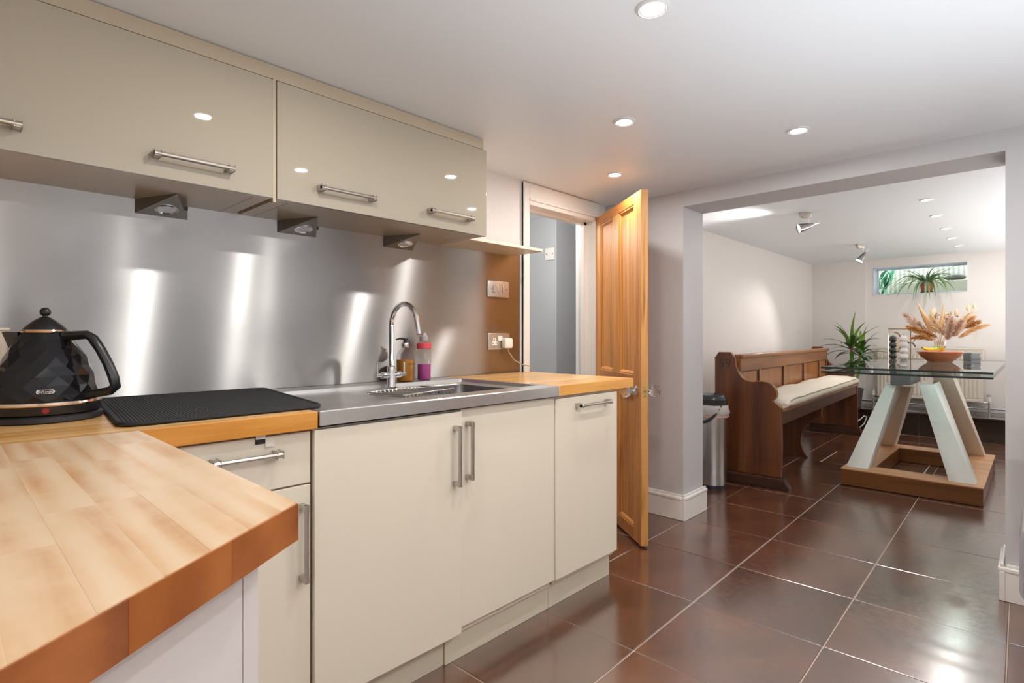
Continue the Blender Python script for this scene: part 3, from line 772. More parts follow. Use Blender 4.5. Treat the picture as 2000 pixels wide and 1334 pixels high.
# thin clear sheets: light passes, the front surface reflects by Fresnel
def thin_glass(name, tint, ior=1.5, rough=0.0):
    m = bpy.data.materials.new(name); m.use_nodes = True; t = m.node_tree; t.nodes.remove(t.nodes['Principled BSDF'])
    out = t.nodes['Material Output']; tr = t.nodes.new('ShaderNodeBsdfTransparent'); tr.inputs[0].default_value = tint
    gl = t.nodes.new('ShaderNodeBsdfGlossy'); gl.inputs['Roughness'].default_value = rough
    fr = t.nodes.new('ShaderNodeFresnel'); fr.inputs[0].default_value = ior
    ge = t.nodes.new('ShaderNodeNewGeometry'); inv = t.nodes.new('ShaderNodeMath'); inv.operation = 'SUBTRACT'; inv.inputs[0].default_value = 1
    mu = t.nodes.new('ShaderNodeMath'); mu.operation = 'MULTIPLY'; mx = t.nodes.new('ShaderNodeMixShader')
    L = t.links.new; L(ge.outputs['Backfacing'], inv.inputs[1]); L(fr.outputs[0], mu.inputs[0]); L(inv.outputs[0], mu.inputs[1])
    L(mu.outputs[0], mx.inputs[0]); L(tr.outputs[0], mx.inputs[1]); L(gl.outputs[0], mx.inputs[2]); L(mx.outputs[0], out.inputs[0]); return m
M['tabletop'] = thin_glass('table_glass_sheet', (.93, .975, .965, 1))
M['vaseglass'] = thin_glass('vase_glass', (.90, .90, .90, 1), 1.9)
M['bottleclear'] = thin_glass('bottle_clear', (.93, .92, .91, 1))
M['acrylic'] = thin_glass('acrylic_sheet', (.94, .92, .90, 1))
for ob in bpy.data.objects:
    if ob.name == 'pane' or ob.name.startswith('pane.'): ob.data.materials[0] = thin_glass('pane_glass', (.95, .99, .98, 1))

# ------------------------------------------------------------------ on the worktop
kt = thing('kettle', 'black faceted electric kettle with a ball-topped lid and chrome rings', 'kettle', (.181, 1.757, ZW), -THETA+0)
# local x runs along the spout-to-handle line
kt.rotation_euler = (0, 0, math.atan2(-.7224, .6915))
bs = obj('power_base', lathe(nb(), [(0, 0), (.110, 0), (.114, .003), (.113, .014), (.106, .017), (0, .017)], 48), M['blackmatt'], kt)
obj('lower_body', lathe(nb(), [(.100, .016), (.108, .020), (.110, .026), (.111, .040), (.100, .041)], 48), M['black'], kt)
obj('chrome_band', lathe(nb(), [(.104, .040), (.112, .040), (.1135, .043), (.1125, .048), (.106, .050), (.1, .05)], 48), M['rose'], kt)
prof = [(.106, .049), (.1055, .064), (.102, .086), (.0965, .108), (.0885, .130), (.0785, .152), (.0665, .173), (.0545, .194), (.045, .211)]
b = nb(); n = 15; rings = []; random.seed(31)
for i, (r, z) in enumerate(prof):
    rg = []
    for k in range(n):
        q = r+(random.uniform(-.0022, .0022) if 0 < i < len(prof)-1 else 0); a = 2*PI*(k+.5*(i % 2))/n
        rg.append(b.verts.new((q*math.cos(a), q*math.sin(a), z)))
    rings.append(rg)
for i in range(len(rings)-1):
    A_, B_ = rings[i], rings[i+1]
    for k in range(n):
        if i % 2 == 0: b.faces.new((A_[k], A_[(k+1) % n], B_[k])); b.faces.new((A_[(k+1) % n], B_[(k+1) % n], B_[k]))
        else: b.faces.new((A_[k], A_[(k+1) % n], B_[(k+1) % n])); b.faces.new((A_[k], B_[(k+1) % n], B_[k]))
obj('body', b, M['kettle'], kt, flat=True)
ld = obj('lid', lathe(nb(), [(.0435, .217), (.041, .221), (.034, .229), (.022, .240), (.012, .247), (.006, .250), (.005, .254), (0, .254)], 40), M['black'], kt)
obj('lid_ring', lathe(nb(), [(.040, .209), (.0465, .211), (.0475, .214), (.0455, .218), (.041, .219)], 40), M['rose'], ld)
obj('lid_knob', ball(nb(), (0, 0, .2615), .0112, 3), M['black'], ld)
b = nb()
hw = [(.048, .202), (.098, .206), (.112, .196), (.130, .168), (.148, .132), (.160, .100), (.164, .080), (.150, .068), (.118, .062), (.098, .060)]
path = [(x*1.05 if x > .06 else x, 0, z) for x, z in hw]
tube(b, path, [.012, .0105, .0115, .011, .011, .0115, .0115, .011, .011, .012], 8)
for v in b.verts: v.co.y *= 1.15
obj('handle', b, M['black'], kt, ang=50)
b = nb()
V = [b.verts.new(p) for p in ((-.040, -.030, .212), (-.040, .030, .212), (-.108, .0, .213), (-.052, -.026, .172), (-.052, .026, .172), (-.086, 0, .164))]
for f in ((0, 1, 2), (3, 5, 4), (0, 2, 5, 3), (1, 4, 5, 2), (0, 3, 4, 1)): b.faces.new([V[i] for i in f])
obj('spout', b, M['blackmatt'], kt, flat=True)
# badge and lamp on the side that faces the room
fa = -(math.atan2(-.7224, .6915))-.10
fd = Vector((math.cos(fa-PI/2), math.sin(fa-PI/2), 0))
bc = fd*.1065+Vector((0, 0, .074)); rotm = Matrix.Translation(bc) @ Matrix.Rotation(fa, 4, 'Z') @ Matrix.Rotation(PI/2-.12, 4, 'X')
b = nb(); pl = [Vector((p[0], p[1], 0)) for p in rrect(-.0165, .0165, -.0046, .0046, .0045, 0, 5)]
t = bmesh.new(); prism(t, pl, (0, 0, .0012)); merge(b, t, rotm)
bd = obj('badge', b, M['chrome'], kt, label='small chrome-edged maker badge')
b = nb(); t = bmesh.new(); prism(t, [p*.86 for p in pl], (0, 0, .0016)); merge(b, t, rotm); obj('badge_field', b, M['black'], bd)
tx = text('badge_text', "De'Longhi", .0066, M['plastic_white'], bd, (0, 0, 0), (0, 0, 0), .0002)
tx.matrix_local = rotm @ Matrix.Translation((0, 0, .0018))
obj('indicator', lathe_dir(nb(), [(0, .0015), (.006, .0015), (.0072, 0), (0, 0)], fd*.1105+Vector((0, 0, .030)), fd, 20), M['red'], kt, label='round red indicator lamp')

def roundpoly(cs, r, n=6):
    out = []
    for i, c in enumerate(cs):
        p, q = Vector(cs[i-1]), Vector(cs[(i+1) % len(cs)]); c = Vector(c)
        a = c+(p-c).normalized()*r; d = c+(q-c).normalized()*r
        for k in range(n+1):
            t = k/n; out.append((a*(1-t)**2+c*2*t*(1-t)+d*t*t)[:])
    return out
dm = thing('drying_mat', 'black ribbed drying mat lying between the kettle and the sink', 'mat', (.55, 1.78, ZW+.0005))
cs = [(-.275, -.322), (.198, -.328), (.292, .312), (-.212, .32)]
b = nb(); prism(b, [(p[0], p[1], 0) for p in roundpoly(cs, .045)], (0, 0, .007)); obj('cloth', b, M['mat'], dm)
pp = [(p[0], p[1], .005) for p in roundpoly(cs, .045)]
obj('binding', tube(nb(), pp+[pp[0]], .0055, 8, False), M['matedge'], dm)

ts = thing('canister', 'pale tapered canister half hidden behind the kettle spout', 'canister', (.02, 1.97, ZW))
b = nb(); loft(b, [rrect(-.10, .086, -.05, .06, .02, 0), rrect(-.10, .108, -.056, .06, .02, .215)], True, True)
obj('body', b, M['toaster'], ts)
obj('lid', box(nb(), -.10, .108, -.056, .06, .2155, .224, .003, 2), M['toaster'], ts)
tr_ = obj('steel_tray', loft(nb(), [rrect(-.035, .035, -.02, .02, .004, 0, 3), rrect(-.037, .037, -.022, .022, .004, .014, 3), rrect(-.034, .034, -.019, .019, .003, .014, 3), rrect(-.032, .032, -.017, .017, .003, .002, 3)], True, True), M['chrome'], None, (.318, 2.075, ZW))
tr_.rotation_euler = (0, 0, .25); tag(tr_, 'small shiny steel tray behind the black mat beside the kettle', 'tray')

sb = thing('soap_bottle', 'clear pump bottle of amber soap beside the tap', 'bottle', (1.438, 2.035, ZW))
obj('bottle', lathe(nb(), [(0, 0), (.036, 0), (.039, .004), (.0395, .105), (.036, .124), (.026, .140), (.016, .148), (.0145, .154)], 28), M['bottleclear'], sb)
obj('liquid', lathe(nb(), [(0, .003), (.036, .003), (.0375, .007), (.038, .098), (0, .098)], 28), M['soap'], sb, label='amber liquid soap')
pc = obj('pump_collar', lathe(nb(), [(0, .151), (.0165, .151), (.0175, .154), (.0175, .170), (.016, .173), (0, .173)], 24), M['chrome'], sb)
obj('pump', box(tube(nb(), [(0, 0, .172), (0, 0, .188)], .0085, 14), -.010, .010, -.009, .009, .186, .193, .003, 2), M['black'], pc)
obj('nozzle', tube(nb(), [(0, 0, .190), (-.020, .016, .191), (-.032, .026, .186)], [.005, .0042, .003], 10), M['black'], pc)
tx = text('label_text', 'ATLD WA', .0105, M['label_ink'], sb, (.0045, -.0402, .078), (PI/2, 0, .1), .0001)
b = nb()
for i in range(4): box(b, -.008, .024-.004*(i % 2), -.0402, -.0398, .036+.008*i, .0368+.008*i)
obj('label_lines', b, M['label_ink'], sb)
pb = thing('drinks_bottle', 'clear bottle of pink liquid with a coral band', 'bottle', (1.555, 2.052, ZW))
obj('bottle', lathe(nb(), [(0, 0), (.028, 0), (.031, .004), (.031, .172), (.026, .180), (.018, .183)], 28), M['bottleclear'], pb)
obj('liquid', lathe(nb(), [(0, .003), (.028, .003), (.0295, .007), (.0295, .073), (0, .073)], 28), M['pinkliq'], pb, label='bright pink liquid')
obj('band', lathe(nb(), [(.0312, .143), (.0335, .145), (.0335, .168), (.0312, .170)], 28), M['coral'], pb, label='coral rubber band')
obj('cap', lathe(nb(), [(.019, .180), (.0195, .182), (.0195, .200), (.013, .205), (.010, .216), (0, .217)], 24), M['greycap'], pb)

# ------------------------------------------------------------------ pedal bin by the pier
bn = thing('pedal_bin', 'slim brushed steel bin with black lid behind the white pier', 'bin', (3.972, 1.742, 0))
o = obj('body', lathe(nb(), [(.097, .03), (.0985, .034), (.0985, .60), (.09, .605)], 40), M['bin'], bn); uv_dir(o, lambda n: (0, 0, 1) if abs(n.z) < .5 else (1, 0, 0))
obj('foot', lathe(nb(), [(0, 0), (.103, 0), (.104, .008), (.102, .030), (.095, .034), (0, .034)], 40), M['binlid'], bn)
l_ = obj('lid', lathe(nb(), [(.098, .61), (.106, .614), (.107, .655), (.104, .662), (.099, .664), (.097, .672), (.088, .685), (.06, .696), (.03, .700), (0, .701)], 40), M['binlid'], bn)
b = nb(); rings = []
random.seed(3)
for i, (r, z) in enumerate([(.100, .618), (.110, .606), (.118, .585), (.120, .562), (.117, .545), (.113, .537)]):
    rings.append([((r+.010*noise.noise(Vector((k*.5, i*.8, 3))))*math.cos(2*PI*k/36), (r+.010*noise.noise(Vector((k*.5, i*.8, 3))))*math.sin(2*PI*k/36), z+.006*noise.noise(Vector((k*.4, i, 9)))) for k in range(36)])
hem = rings[-1]
lnr = obj('bin_bag', loft(b, rings, False, False), M['bag'], bn, ang=60, label='white plastic bin bag folded over the rim')
b = nb(); loft(b, [hem, [(x*.985, y*.985, z-.012) for x, y, z in hem]], False, False); obj('hem', b, M['bagpink'], lnr, ang=60)
b = nb()
hp = [(-.108*math.cos(t), -.108*math.sin(t), .612-.122*math.sin((t+1.5)/2.5*PI)) for t in [(-1.5+2.5*i/14) for i in range(15)]]
tube(b, hp, [.006]+[.012]*13+[.006], 8)
obj('carry_handle', b, M['binlid'], bn, ang=60)

# ------------------------------------------------------------------ church pew
PL = 3.02
pw = thing('church_pew', 'long dark oak church pew numbered 59 along the white wall', 'pew', (4.226, 1.34, 0), math.radians(2.5))
pw['category'] = 'bench'
prof = [(.006, .085), (0, .30), (.006, .595), (.012, .605), (.045, .632), (.062, .644), (.046, .655), (.034, .672), (.030, .694), (.036, .72), (.05, .745), (.072, .765), (.10, .778), (.13, .783), (.16, .781),
        (.195, .776), (.225, .777), (.255, .786), (.282, .806), (.302, .835), (.316, .868), (.323, .90), (.327, .945), (.362, .992), (.452, .992), (.486, .945), (.486, .085)]
def pew_end(x):
    b = nb(); prism(b, [(x, y, z) for y, z in prof], (.045, 0, 0), .004, 2)
    p = obj('end_panel', b, M['pew'], pw, ang=22)
    b = nb(); pts = [(x-.0016, y, z) for y, z in prof[2:-1]]
    tube(b, pts, .0045, 6); obj('end_moulding', b, M['pew_edge'], p, ang=60)
    obj('board_joint', box(box(nb(), x-.0012, x+.001, .268, .2705, .20, .62), x-.0012, x+.001, .02, .48, .203, .2055), M['pew_dark'], p)
    b = nb(); prism(b, [(x-.012, y, z) for y, z in ((-.05, 0), (-.052, .022), (-.03, .05), (-.018, .082), (.495, .082), (.495, 0))], (.069, 0, 0), .003, 1)
    obj('foot_block', b, M['pew_dark_y'], pw, ang=30)
    return p
ep = pew_end(0); pew_end(PL-.045)
text('number', '59', .098, M['label_ink'], ep, (-.0006, .408, .905), (PI/2, 0, -PI/2), .0012)
obj('seat_board', box(nb(), .045, PL-.045, -.012, .44, .562, .590, .007, 2), M['pew_x'], pw)
obj('seat_apron', box(nb(), .045, PL-.045, .012, .036, .465, .562, .003, 1), M['pew_dark'], pw)
# mid support with a big concave bite out of its front
b = nb()
sup = [(.47, 0), (.122, 0), (.150, .03), (.172, .07), (.188, .126), (.186, .17), (.178, .21), (.160, .26), (.135, .30), (.10, .34), (.06, .37), (.015, .39), (.014, .47), (.04, .56), (.47, .56)]
prism(b, [(1.30, y, z) for y, z in sup], (.04, 0, 0), .003, 1); obj('mid_support', b, M['pew'], pw, ang=30)
# back: rails, stiles and recessed panels
yb = .305
obj('top_rail', box(nb(), .045, PL-.045, yb-.002, yb+.03, .845, .945, .002, 1), M['pew_x'], pw)
cp = obj('cap_rail', box(nb(), .045, PL-.045, yb-.022, yb+.05, .945, .978, .010, 3), M['pew_x'], pw)
obj('bottom_rail', box(nb(), .045, PL-.045, yb-.002, yb+.03, .585, .625, .002, 1), M['pew_x'], pw)
xs = [.045, .53, 1.24, 1.96, 2.62, PL-.045]
for i in range(len(xs)):
    w0, w1 = (xs[i]-.03, xs[i]+.03) if 0 < i < len(xs)-1 else ((xs[i], xs[i]+.03) if i == 0 else (xs[i]-.03, xs[i]))
    obj('stile', box(nb(), w0, w1, yb, yb+.03, .625, .845, .002, 1), M['pew_panel'], pw)
    if i < len(xs)-1:
        p = obj('panel', box(nb(), xs[i]+.03, xs[i+1]-.03, yb+.014, yb+.022, .625, .845), M['pew_panel'], pw)
        b = nb(); R = lambda k, y: [(xs[i]+.03+k, y, .625+k), (xs[i+1]-.03-k, y, .625+k), (xs[i+1]-.03-k, y, .845-k), (xs[i]+.03+k, y, .845-k)]
        loft(b, [R(0, yb+.001), R(.004, yb+.003), R(.010, yb+.013)], False, False); obj('panel_moulding', b, M['pew_dark'], p, flat=True)

cu = thing('seat_cushion', 'long off-white seat cushion with piping lying on the pew', 'cushion', (4.226, 1.34, .590), math.radians(2.5))
b = nb(); nx, cx0, cx1 = 44, .055, PL-.10
def cring(x, f):
    o = []
    hh = .098*(.90+.10*noise.noise(Vector((x*3, 0, 0)))+.05*noise.noise(Vector((x*9, 4, 0))))
    for y, z in ((-.030, .010), (-.040, .030), (-.034, .058), (-.012, .070), (.06, .082), (.15, .086), (.24, .080), (.292, .066), (.298, .034), (.290, .006), (.15, .0), (0, .0)):
        k = .5+.5*f
        o.append((x, .13+(y-.13)*(.94+.06*f)+.004*noise.noise(Vector((x*5, y*20, 2))), max(.0, (z/.086*hh)*k+ (.012 if z > .06 else 0)*noise.noise(Vector((x*2.3, y*7, 5)))*f)))
    return o
rings = [cring(cx0+(cx1-cx0)*i/nx, min(1, math.sqrt(min(i, nx-i)/3)) if min(i, nx-i) < 3 else 1) for i in range(nx+1)]
obj('cover', loft(b, rings, True, True), M['cushion'], cu, ang=70)
for idx, dz in ((2, .003), (1, -.010)):
    b = nb(); tube(b, [(r[idx][0], r[idx][1]-.003, r[idx][2]+dz) for r in rings[1:-1]], .0034, 6); obj('piping', b, M['piping'], cu)

# ------------------------------------------------------------------ glass table
tb = thing('glass_table', 'large glass dining table on splayed pale legs and an oak plinth', 'table', (5.40, .665, 0))
def T(name, bm, m, p=None, **kw): return wobj(name, bm, M[m], p or tb, tb, **kw)
X0_, X1_, Y0_, Y1_, hb = 4.710, 6.10, .255, 1.072, .124
hx0, hx1, hy0, hy1 = 4.93, 5.93, .43, .89
T('plinth_rail', prism(nb(), [(X0_, Y0_, .004), (X0_, Y1_, .004), (hx0, hy1, .004), (hx0, hy0, .004)], (0, 0, hb-.0115), 0), 'oak')
T('plinth_rail', prism(nb(), [(X1_, Y0_, .004), (X1_, Y1_, .004), (hx1, hy1, .004), (hx1, hy0, .004)], (0, 0, hb-.0115), 0), 'oak')
T('plinth_rail', prism(nb(), [(X0_, Y0_, .004), (X1_, Y0_, .004), (hx1, hy0, .004), (hx0, hy0, .004)], (0, 0, hb-.0115), 0), 'oak')
T('plinth_rail', prism(nb(), [(X0_, Y1_, .004), (X1_, Y1_, .004), (hx1, hy1, .004), (hx0, hy1, .004)], (0, 0, hb-.0115), 0), 'oak')
i_ = .002
T('plinth_top', prism(nb(), [(X0_-i_, Y0_-i_, hb-.007), (X0_-i_, Y1_+i_, hb-.007), (hx0, hy1, hb-.007), (hx0, hy0, hb-.007)], (0, 0, .007)), 'oak_top')
T('plinth_top', prism(nb(), [(X1_+i_, Y0_-i_, hb-.007), (X1_+i_, Y1_+i_, hb-.007), (hx1, hy1, hb-.007), (hx1, hy0, hb-.007)], (0, 0, .007)), 'oak_top')
T('plinth_top', prism(nb(), [(X0_-i_, Y0_-i_, hb-.007), (X1_+i_, Y0_-i_, hb-.007), (hx1, hy0, hb-.007), (hx0, hy0, hb-.007)], (0, 0, .0072)), 'oak_top')
T('plinth_top', prism(nb(), [(X0_-i_, Y1_+i_, hb-.007), (X1_+i_, Y1_+i_, hb-.007), (hx1, hy1, hb-.007), (hx0, hy1, hb-.007)], (0, 0, .0072)), 'oak_top')
def leg(b0, t0, zt, m):
    q = lambda r, z: [(r[0], r[2], z), (r[1], r[2], z), (r[1], r[3], z), (r[0], r[3], z)]
    bm = nb(); loft(bm, [q(b0, hb), q(t0, zt)], True, True)
    bmesh.ops.bevel(bm, geom=bm.edges[:], offset=.003, segments=2, affect='EDGES', profile=.5)
    return T('leg', bm, m, ang=25)
l1 = leg((4.79, 4.93, .912, 1.055), (5.15, 5.52, .790, .862), .742, 'legpaint')
l2 = leg((4.785, 4.93, .296, .438), (5.15, 5.52, .560, .652), .756, 'legpaint')
leg((5.95, 6.085, .930, 1.052), (5.46, 5.66, .742, .815), .700, 'legcream')
leg((5.965, 6.085, .312, .440), (5.50, 5.75, .500, .630), .8585, 'legcream')
T('leg_cap', box(nb(), 5.16, 5.50, .795, .858, .742, .750, .002, 1), 'chrome', l1)
T('leg_cap', box(nb(), 5.16, 5.50, .565, .648, .756, .764, .002, 1), 'chrome', l2)
bk_ = T('bracket', box(nb(), 5.13, 5.62, .700, .828, .742, .8585, .004, 2), 'bracket')
T('bracket_plate', box(nb(), 5.124, 5.131, .722, .806, .745, .860, .001, 1), 'bracket', bk_)
GX0, GX1, GY0, GY1 = 4.336, 6.525, .191, 1.108
for nm, z0, z1 in (('glass_sheet', .889, .902), ('glass_sheet', .859, .872)):
    g = T(nm, box(nb(), GX0, GX1, GY0, GY1, z0, z1), 'tabletop', flat=True)
    b = nb(); e_ = .0025
    box(b, GX0-e_, GX0, GY0-e_, GY1+e_, z0, z1-.0004); box(b, GX1, GX1+e_, GY0-e_, GY1+e_, z0, z1-.0004)
    box(b, GX0, GX1, GY0-e_, GY0, z0, z1-.0004); box(b, GX0, GX1, GY1, GY1+e_, z0, z1-.0004)
    T('glass_edge', b, 'glassedge', g)
b = nb()
for x in (4.9, 5.9):
    for y in (.40, .92): lathe(b, [(0, 0), (.022, 0), (.022, .0165), (0, .0165)], 20, (x, y, .8722))
T('spacer', b, 'chrome', None, kind='stuff')

ZT = .9025
bo = thing('fruit_bowl', 'wide shallow terracotta bowl on the glass table', 'bowl', (5.775, .588, ZT))
obj('body', lathe(nb(), [(0, 0), (.080, 0), (.086, .003), (.090, .012), (.116, .030), (.138, .052), (.151, .072), (.157, .085), (.153, .088), (.135, .060), (.10, .030), (.06, .018), (0, .016)], 56), M['glaze'], bo)
obj('rim', lathe(nb(), [(.1545, .0825), (.1580, .085), (.1565, .0895), (.1520, .0895), (.1505, .085)], 56), M['rim'], bo)
def banana(label, loc, rz, tilt, sc=1):
    t = thing('banana', label, 'banana', loc, rz, 'bananas in the terracotta bowl')
    pts, rs = [], []
    for i in range(15):
        a = -.62+1.24*i/14; pts.append((.155*math.sin(a)*sc, .0, .15*(1-math.cos(a))*tilt))
        u = i/14; rs.append(.0165*sc*(min(1, .42+u*3.2) if u < .2 else (1 if u < .74 else max(.32, 1-(u-.74)*2.9))))
    b = nb(); tube(b, pts, rs, 10); obj('skin', b, M['banana'], t, ang=60)
    p0, p1 = Vector(pts[0]), Vector(pts[-1]); d0 = (p0-Vector(pts[1])).normalized(); d1 = (p1-Vector(pts[-2])).normalized()
    obj('tip', tube(nb(), [p0, p0+d0*.006], [.0055, .004], 8), M['bananatip'], t)
    obj('stem', tube(nb(), [p1, p1+d1*.018+Vector((0, 0, .008))], [.0058, .0065], 8), M['banana'], t); return t
IR = math.atan2(-.7224, .6915)                    # direction that runs left to right across the room from the doorway
banana('front yellow banana turning green at the stem end in the bowl', (5.690, .640, ZT+.104), IR+.1, .60, .84)
banana('second banana standing up at the stem behind the front one', (5.80, .590, ZT+.096), IR+1.35, 1.0, .8)

def stackballs(name, label, loc, m, n=4, r=.0335):
    t = thing(name, label, 'candle holder', loc)
    pr = [(0, 0)]; step = r*1.58
    for i in range(n):
        zc_ = r*.86+i*step
        for k in range(9):
            a = -1.02+2.04*k/8 if 0 < i < n-1 else ((-1.02 if i else -1.05)+((2.04 if i < n-1 else 2.45))*k/8)
            pr.append((r*math.cos(a), zc_+r*math.sin(a)))
    top = pr[-1][1]; pr += [(.009, top+.001), (.008, top-.006), (0, top-.006)]
    obj('column', lathe(nb(), pr, 28), M[m], t, ang=40)
    obj('wick', tube(nb(), [(0, 0, top-.007), (0, 0, top+.008), (.002, 0, top+.014)], .0016, 6), M['label_ink'], t)
stackballs('bubble_candle', 'glossy black candle of four stacked balls on the glass table', (6.255, .988, ZT), 'black_gloss', r=.0335)
stackballs('bubble_candle', 'white candle of four stacked balls on the glass table', (6.06, .876, ZT), 'white_satin', r=.0335)
for o in bpy.data.objects:
    if o.name.startswith('bubble_candle'): o['group'] = 'bubble candles'

pf = thing('patterned_stand', 'clear square stand with bronze curved bands behind the bubble candles', 'ornament', (6.42, .955, ZT), IR)
obj('sheet', box(nb(), -.105, .105, .010, .014, .004, .285), M['acrylic'], pf, flat=True)
obj('card', box(nb(), -.040, .022, .015, .020, .06, .20, .002, 1), M['parchment'], pf)
obj('top_band', box(nb(), -.108, .108, .004, .018, .280, .290, .001, 1), M['bronze'], pf)
for x in (-.107, .107): obj('post', box(nb(), x-.0025, x+.0025, .008, .016, 0, .285), M['bronze'] if x > 0 else M['chrome'], pf)
for cxx, czz, a0, a1, rr_ in ((-.055, .19, 0, PI/2, .062), (-.055, .11, -PI/2, 0, .062), (.100, .20, -PI/2-.5, -.2, .05), (.100, .10, .2, PI/2+.5, .05)):
    obj('curved_band', tube(nb(), [(cxx+rr_*math.cos(a0+(a1-a0)*i/10), .006, czz+rr_*math.sin(a0+(a1-a0)*i/10)) for i in range(11)], .0055, 6), M['bronze'], pf)

random.seed(12)
ords = ['bottom', 'second lowest', 'third lowest', 'middle', 'third highest', 'second highest', 'topmost']
for i in range(7):
    a = random.uniform(-.05, .05)
    c = obj('slate_coaster', prism(nb(), [(p[0]+random.uniform(-.002, .002), p[1]+random.uniform(-.002, .002), 0) for p in rrect(-.042, .042, -.042, .042, .005, 0, 2)], (0, 0, .0094)), M['slate'], None,
            (6.13+random.uniform(-.004, .004), .405+random.uniform(-.006, .006), ZT+.0102*i), flat=True)
    c.rotation_euler = (0, 0, IR+a); tag(c, f'{ords[i]} grey slate coaster in the stack beside the bowl', 'coaster', 'slate coasters stacked on the table')

# vase with dried flowers, local x running across the view from the doorway
va = thing('glass_vase', 'round clear glass vase behind the fruit bowl', 'vase', (6.16, .625, ZT), IR)
obj('body', lathe(nb(), [(0, 0), (.04, 0), (.062, .012), (.082, .045), (.084, .07), (.066, .10), (.044, .118), (.040, .14), (.046, .165)], 36), M['vaseglass'], va)
bq = thing('dried_flowers', 'dried pampas, grasses and seed heads fanned out in the glass vase', 'dried flowers', (6.16, .625, ZT), IR)
random.seed(21)
def V3(u, v, d=0.0): return Vector((u/218, d, .165+v/218))
def stem(tip, r=.0018, m='straw', sag=.0):
    tip = Vector(tip); b0 = Vector((random.uniform(-.02, .02), random.uniform(-.02, .02), .02)); mid = Vector((tip.x*.12, tip.y*.15, .165))
    q = (mid+tip)/2+Vector((0, 0, .03+sag))
    obj('stem', tube(nb(), [b0, mid, q, tip], [r, r, r, r*.6], 6), M[m], bq); return (tip-q).normalized()
def plume(p0, p1, wid, m, n=150, curve=0.0, hair=.035):
    p0, p1 = Vector(p0), Vector(p1); ax = (p1-p0); L = ax.length; ax.normalize(); b = nb(); u, w = frame_of(ax)
    for i in range(n):
        t = random.random(); base = p0+ax*L*t+Vector((0, 0, curve*4*t*(1-t)))
        a = random.uniform(0, 2*PI); rd = u*math.cos(a)+w*math.sin(a)
        rr = wid*math.sin(PI*min(1, .15+t*.8))**.7
        tip = base+ax*hair*random.uniform(.5, 1.2)+rd*rr*random.uniform(.4, 1)+Vector((0, 0, -.012*random.random()))
        s = ax.cross(rd)*random.uniform(.0022, .004)
        m1 = base*.45+tip*.55+rd*rr*.2
        V = [b.verts.new(x) for x in (base-s*.5, base+s*.5, m1+s, tip, m1-s)]
        b.faces.new(V)
    return obj('plume', b, M[m], bq, flat=True)
def spike(p0, p1, r):
    p0, p1 = Vector(p0), Vector(p1); n = 12
    pts = [p0.lerp(p1, i/n) for i in range(n+1)]; rs = [r*(.55+.45*math.sin(PI*min(1, .25+i/n*.75)))*(1-.75*(i/n)**3) for i in range(n+1)]
    obj('cone_spike', tube(nb(), pts, rs, 9), M['straw'], bq, ang=70)
for tip, m in ((V3(-72, 30, .05), 'straw'), (V3(-58, 42, -.05), 'straw2'), (V3(-45, 20, .0), 'straw'), (V3(-28, 34, -.04), 'straw2'), (V3(38, 30, .04), 'straw'), (V3(50, 36, -.03), 'straw3'),
               (V3(62, 44, 0), 'straw3'), (V3(58, 70, .03), 'straw3'), (V3(20, 44, .05), 'straw2'), (V3(-5, 50, .04), 'straw3'), (V3(-12, 40, -.06), 'straw'), (V3(30, 20, -.06), 'straw'), (V3(8, 40, 0), 'straw2')):
    stem(tip, .0022, m)
spike(V3(-20, 18, -.03), V3(-52, 74, -.05), .021); spike(V3(-10, 20, -.01), V3(-38, 60, -.02), .019); spike(V3(4, 24, .02), V3(13, 74, .03), .0155)
plume(V3(-16, 8, -.06), V3(-72, 28, -.08), .042, 'straw2', 340, .0, .05)
plume(V3(-20, 20, .04), V3(-58, 52, .06), .05, 'pampas', 190, .0, .045)
plume(V3(-8, 4, .02), V3(-44, 6, .04), .03, 'straw2', 170, .02, .05)
plume(V3(16, 10, 0), V3(60, 46, -.02), .040, 'straw', 330, .01, .05)
plume(V3(34, 28, -.05), V3(58, 38, -.08), .042, 'straw2', 190, .0, .04)
plume(V3(12, 14, .05), V3(34, 56, .08), .034, 'pampas', 180, .0, .035)
plume(V3(-4, 4, -.10), V3(-2, 44, -.14), .052, 'pampas', 420, .0, .03)
plume(V3(18, 22, .03), V3(72, 58, .05), .014, 'straw3', 130, .0, .06)
plume(V3(0, 18, -.05), V3(18, 40, -.08), .030, 'straw3', 150, .0, .03)
plume(V3(2, 10, -.12), V3(14, 40, -.16), .058, 'pampas', 420, .0, .035)
plume(V3(-6, 12, -.08), V3(-34, 46, -.10), .045, 'straw3', 240, .0, .04)
plume(V3(8, 16, -.04), V3(44, 52, -.06), .040, 'straw3', 260, .0, .045)
plume(V3(-4, 26, .03), V3(-2, 60, .04), .032, 'straw3', 150, .0, .03)
plume(V3(20, 8, -.08), V3(66, 30, -.12), .030, 'straw', 220, .02, .055)
for c, r in ((V3(60, 66, .03), 4.2), (V3(66, 70, 0), 4.0), (V3(56, 50, 0), 5), (V3(-8, 54, .04), 5.5), (V3(-5, 59, .04), 4.5), (V3(20, 50, .05), 5), (V3(32, 56, .0), 5)):
    b = nb(); ball(b, c, r/218, 2, (.75, .75, 1.6)); obj('bunny_tail', b, M['straw3'], bq, ang=180)
b = nb()
for _ in range(70):
    c = V3(random.uniform(-16, 34), random.uniform(22, 54), random.uniform(-.02, .07)); ball(b, c, random.uniform(.003, .0065), 1)
obj('seed_heads', b, M['seed'], bq, kind='stuff')
b = nb()
for i in range(9):
    e_ = random.uniform(0, .06); tube(b, [V3(14, 18), V3(46, 34+i), V3(62+i*1.2, 26+i*1.3), V3(68+i*1.4, 4+i*2.2)], .0011, 5)
obj('trailing_grass', b, M['straw3'], bq, kind='stuff')

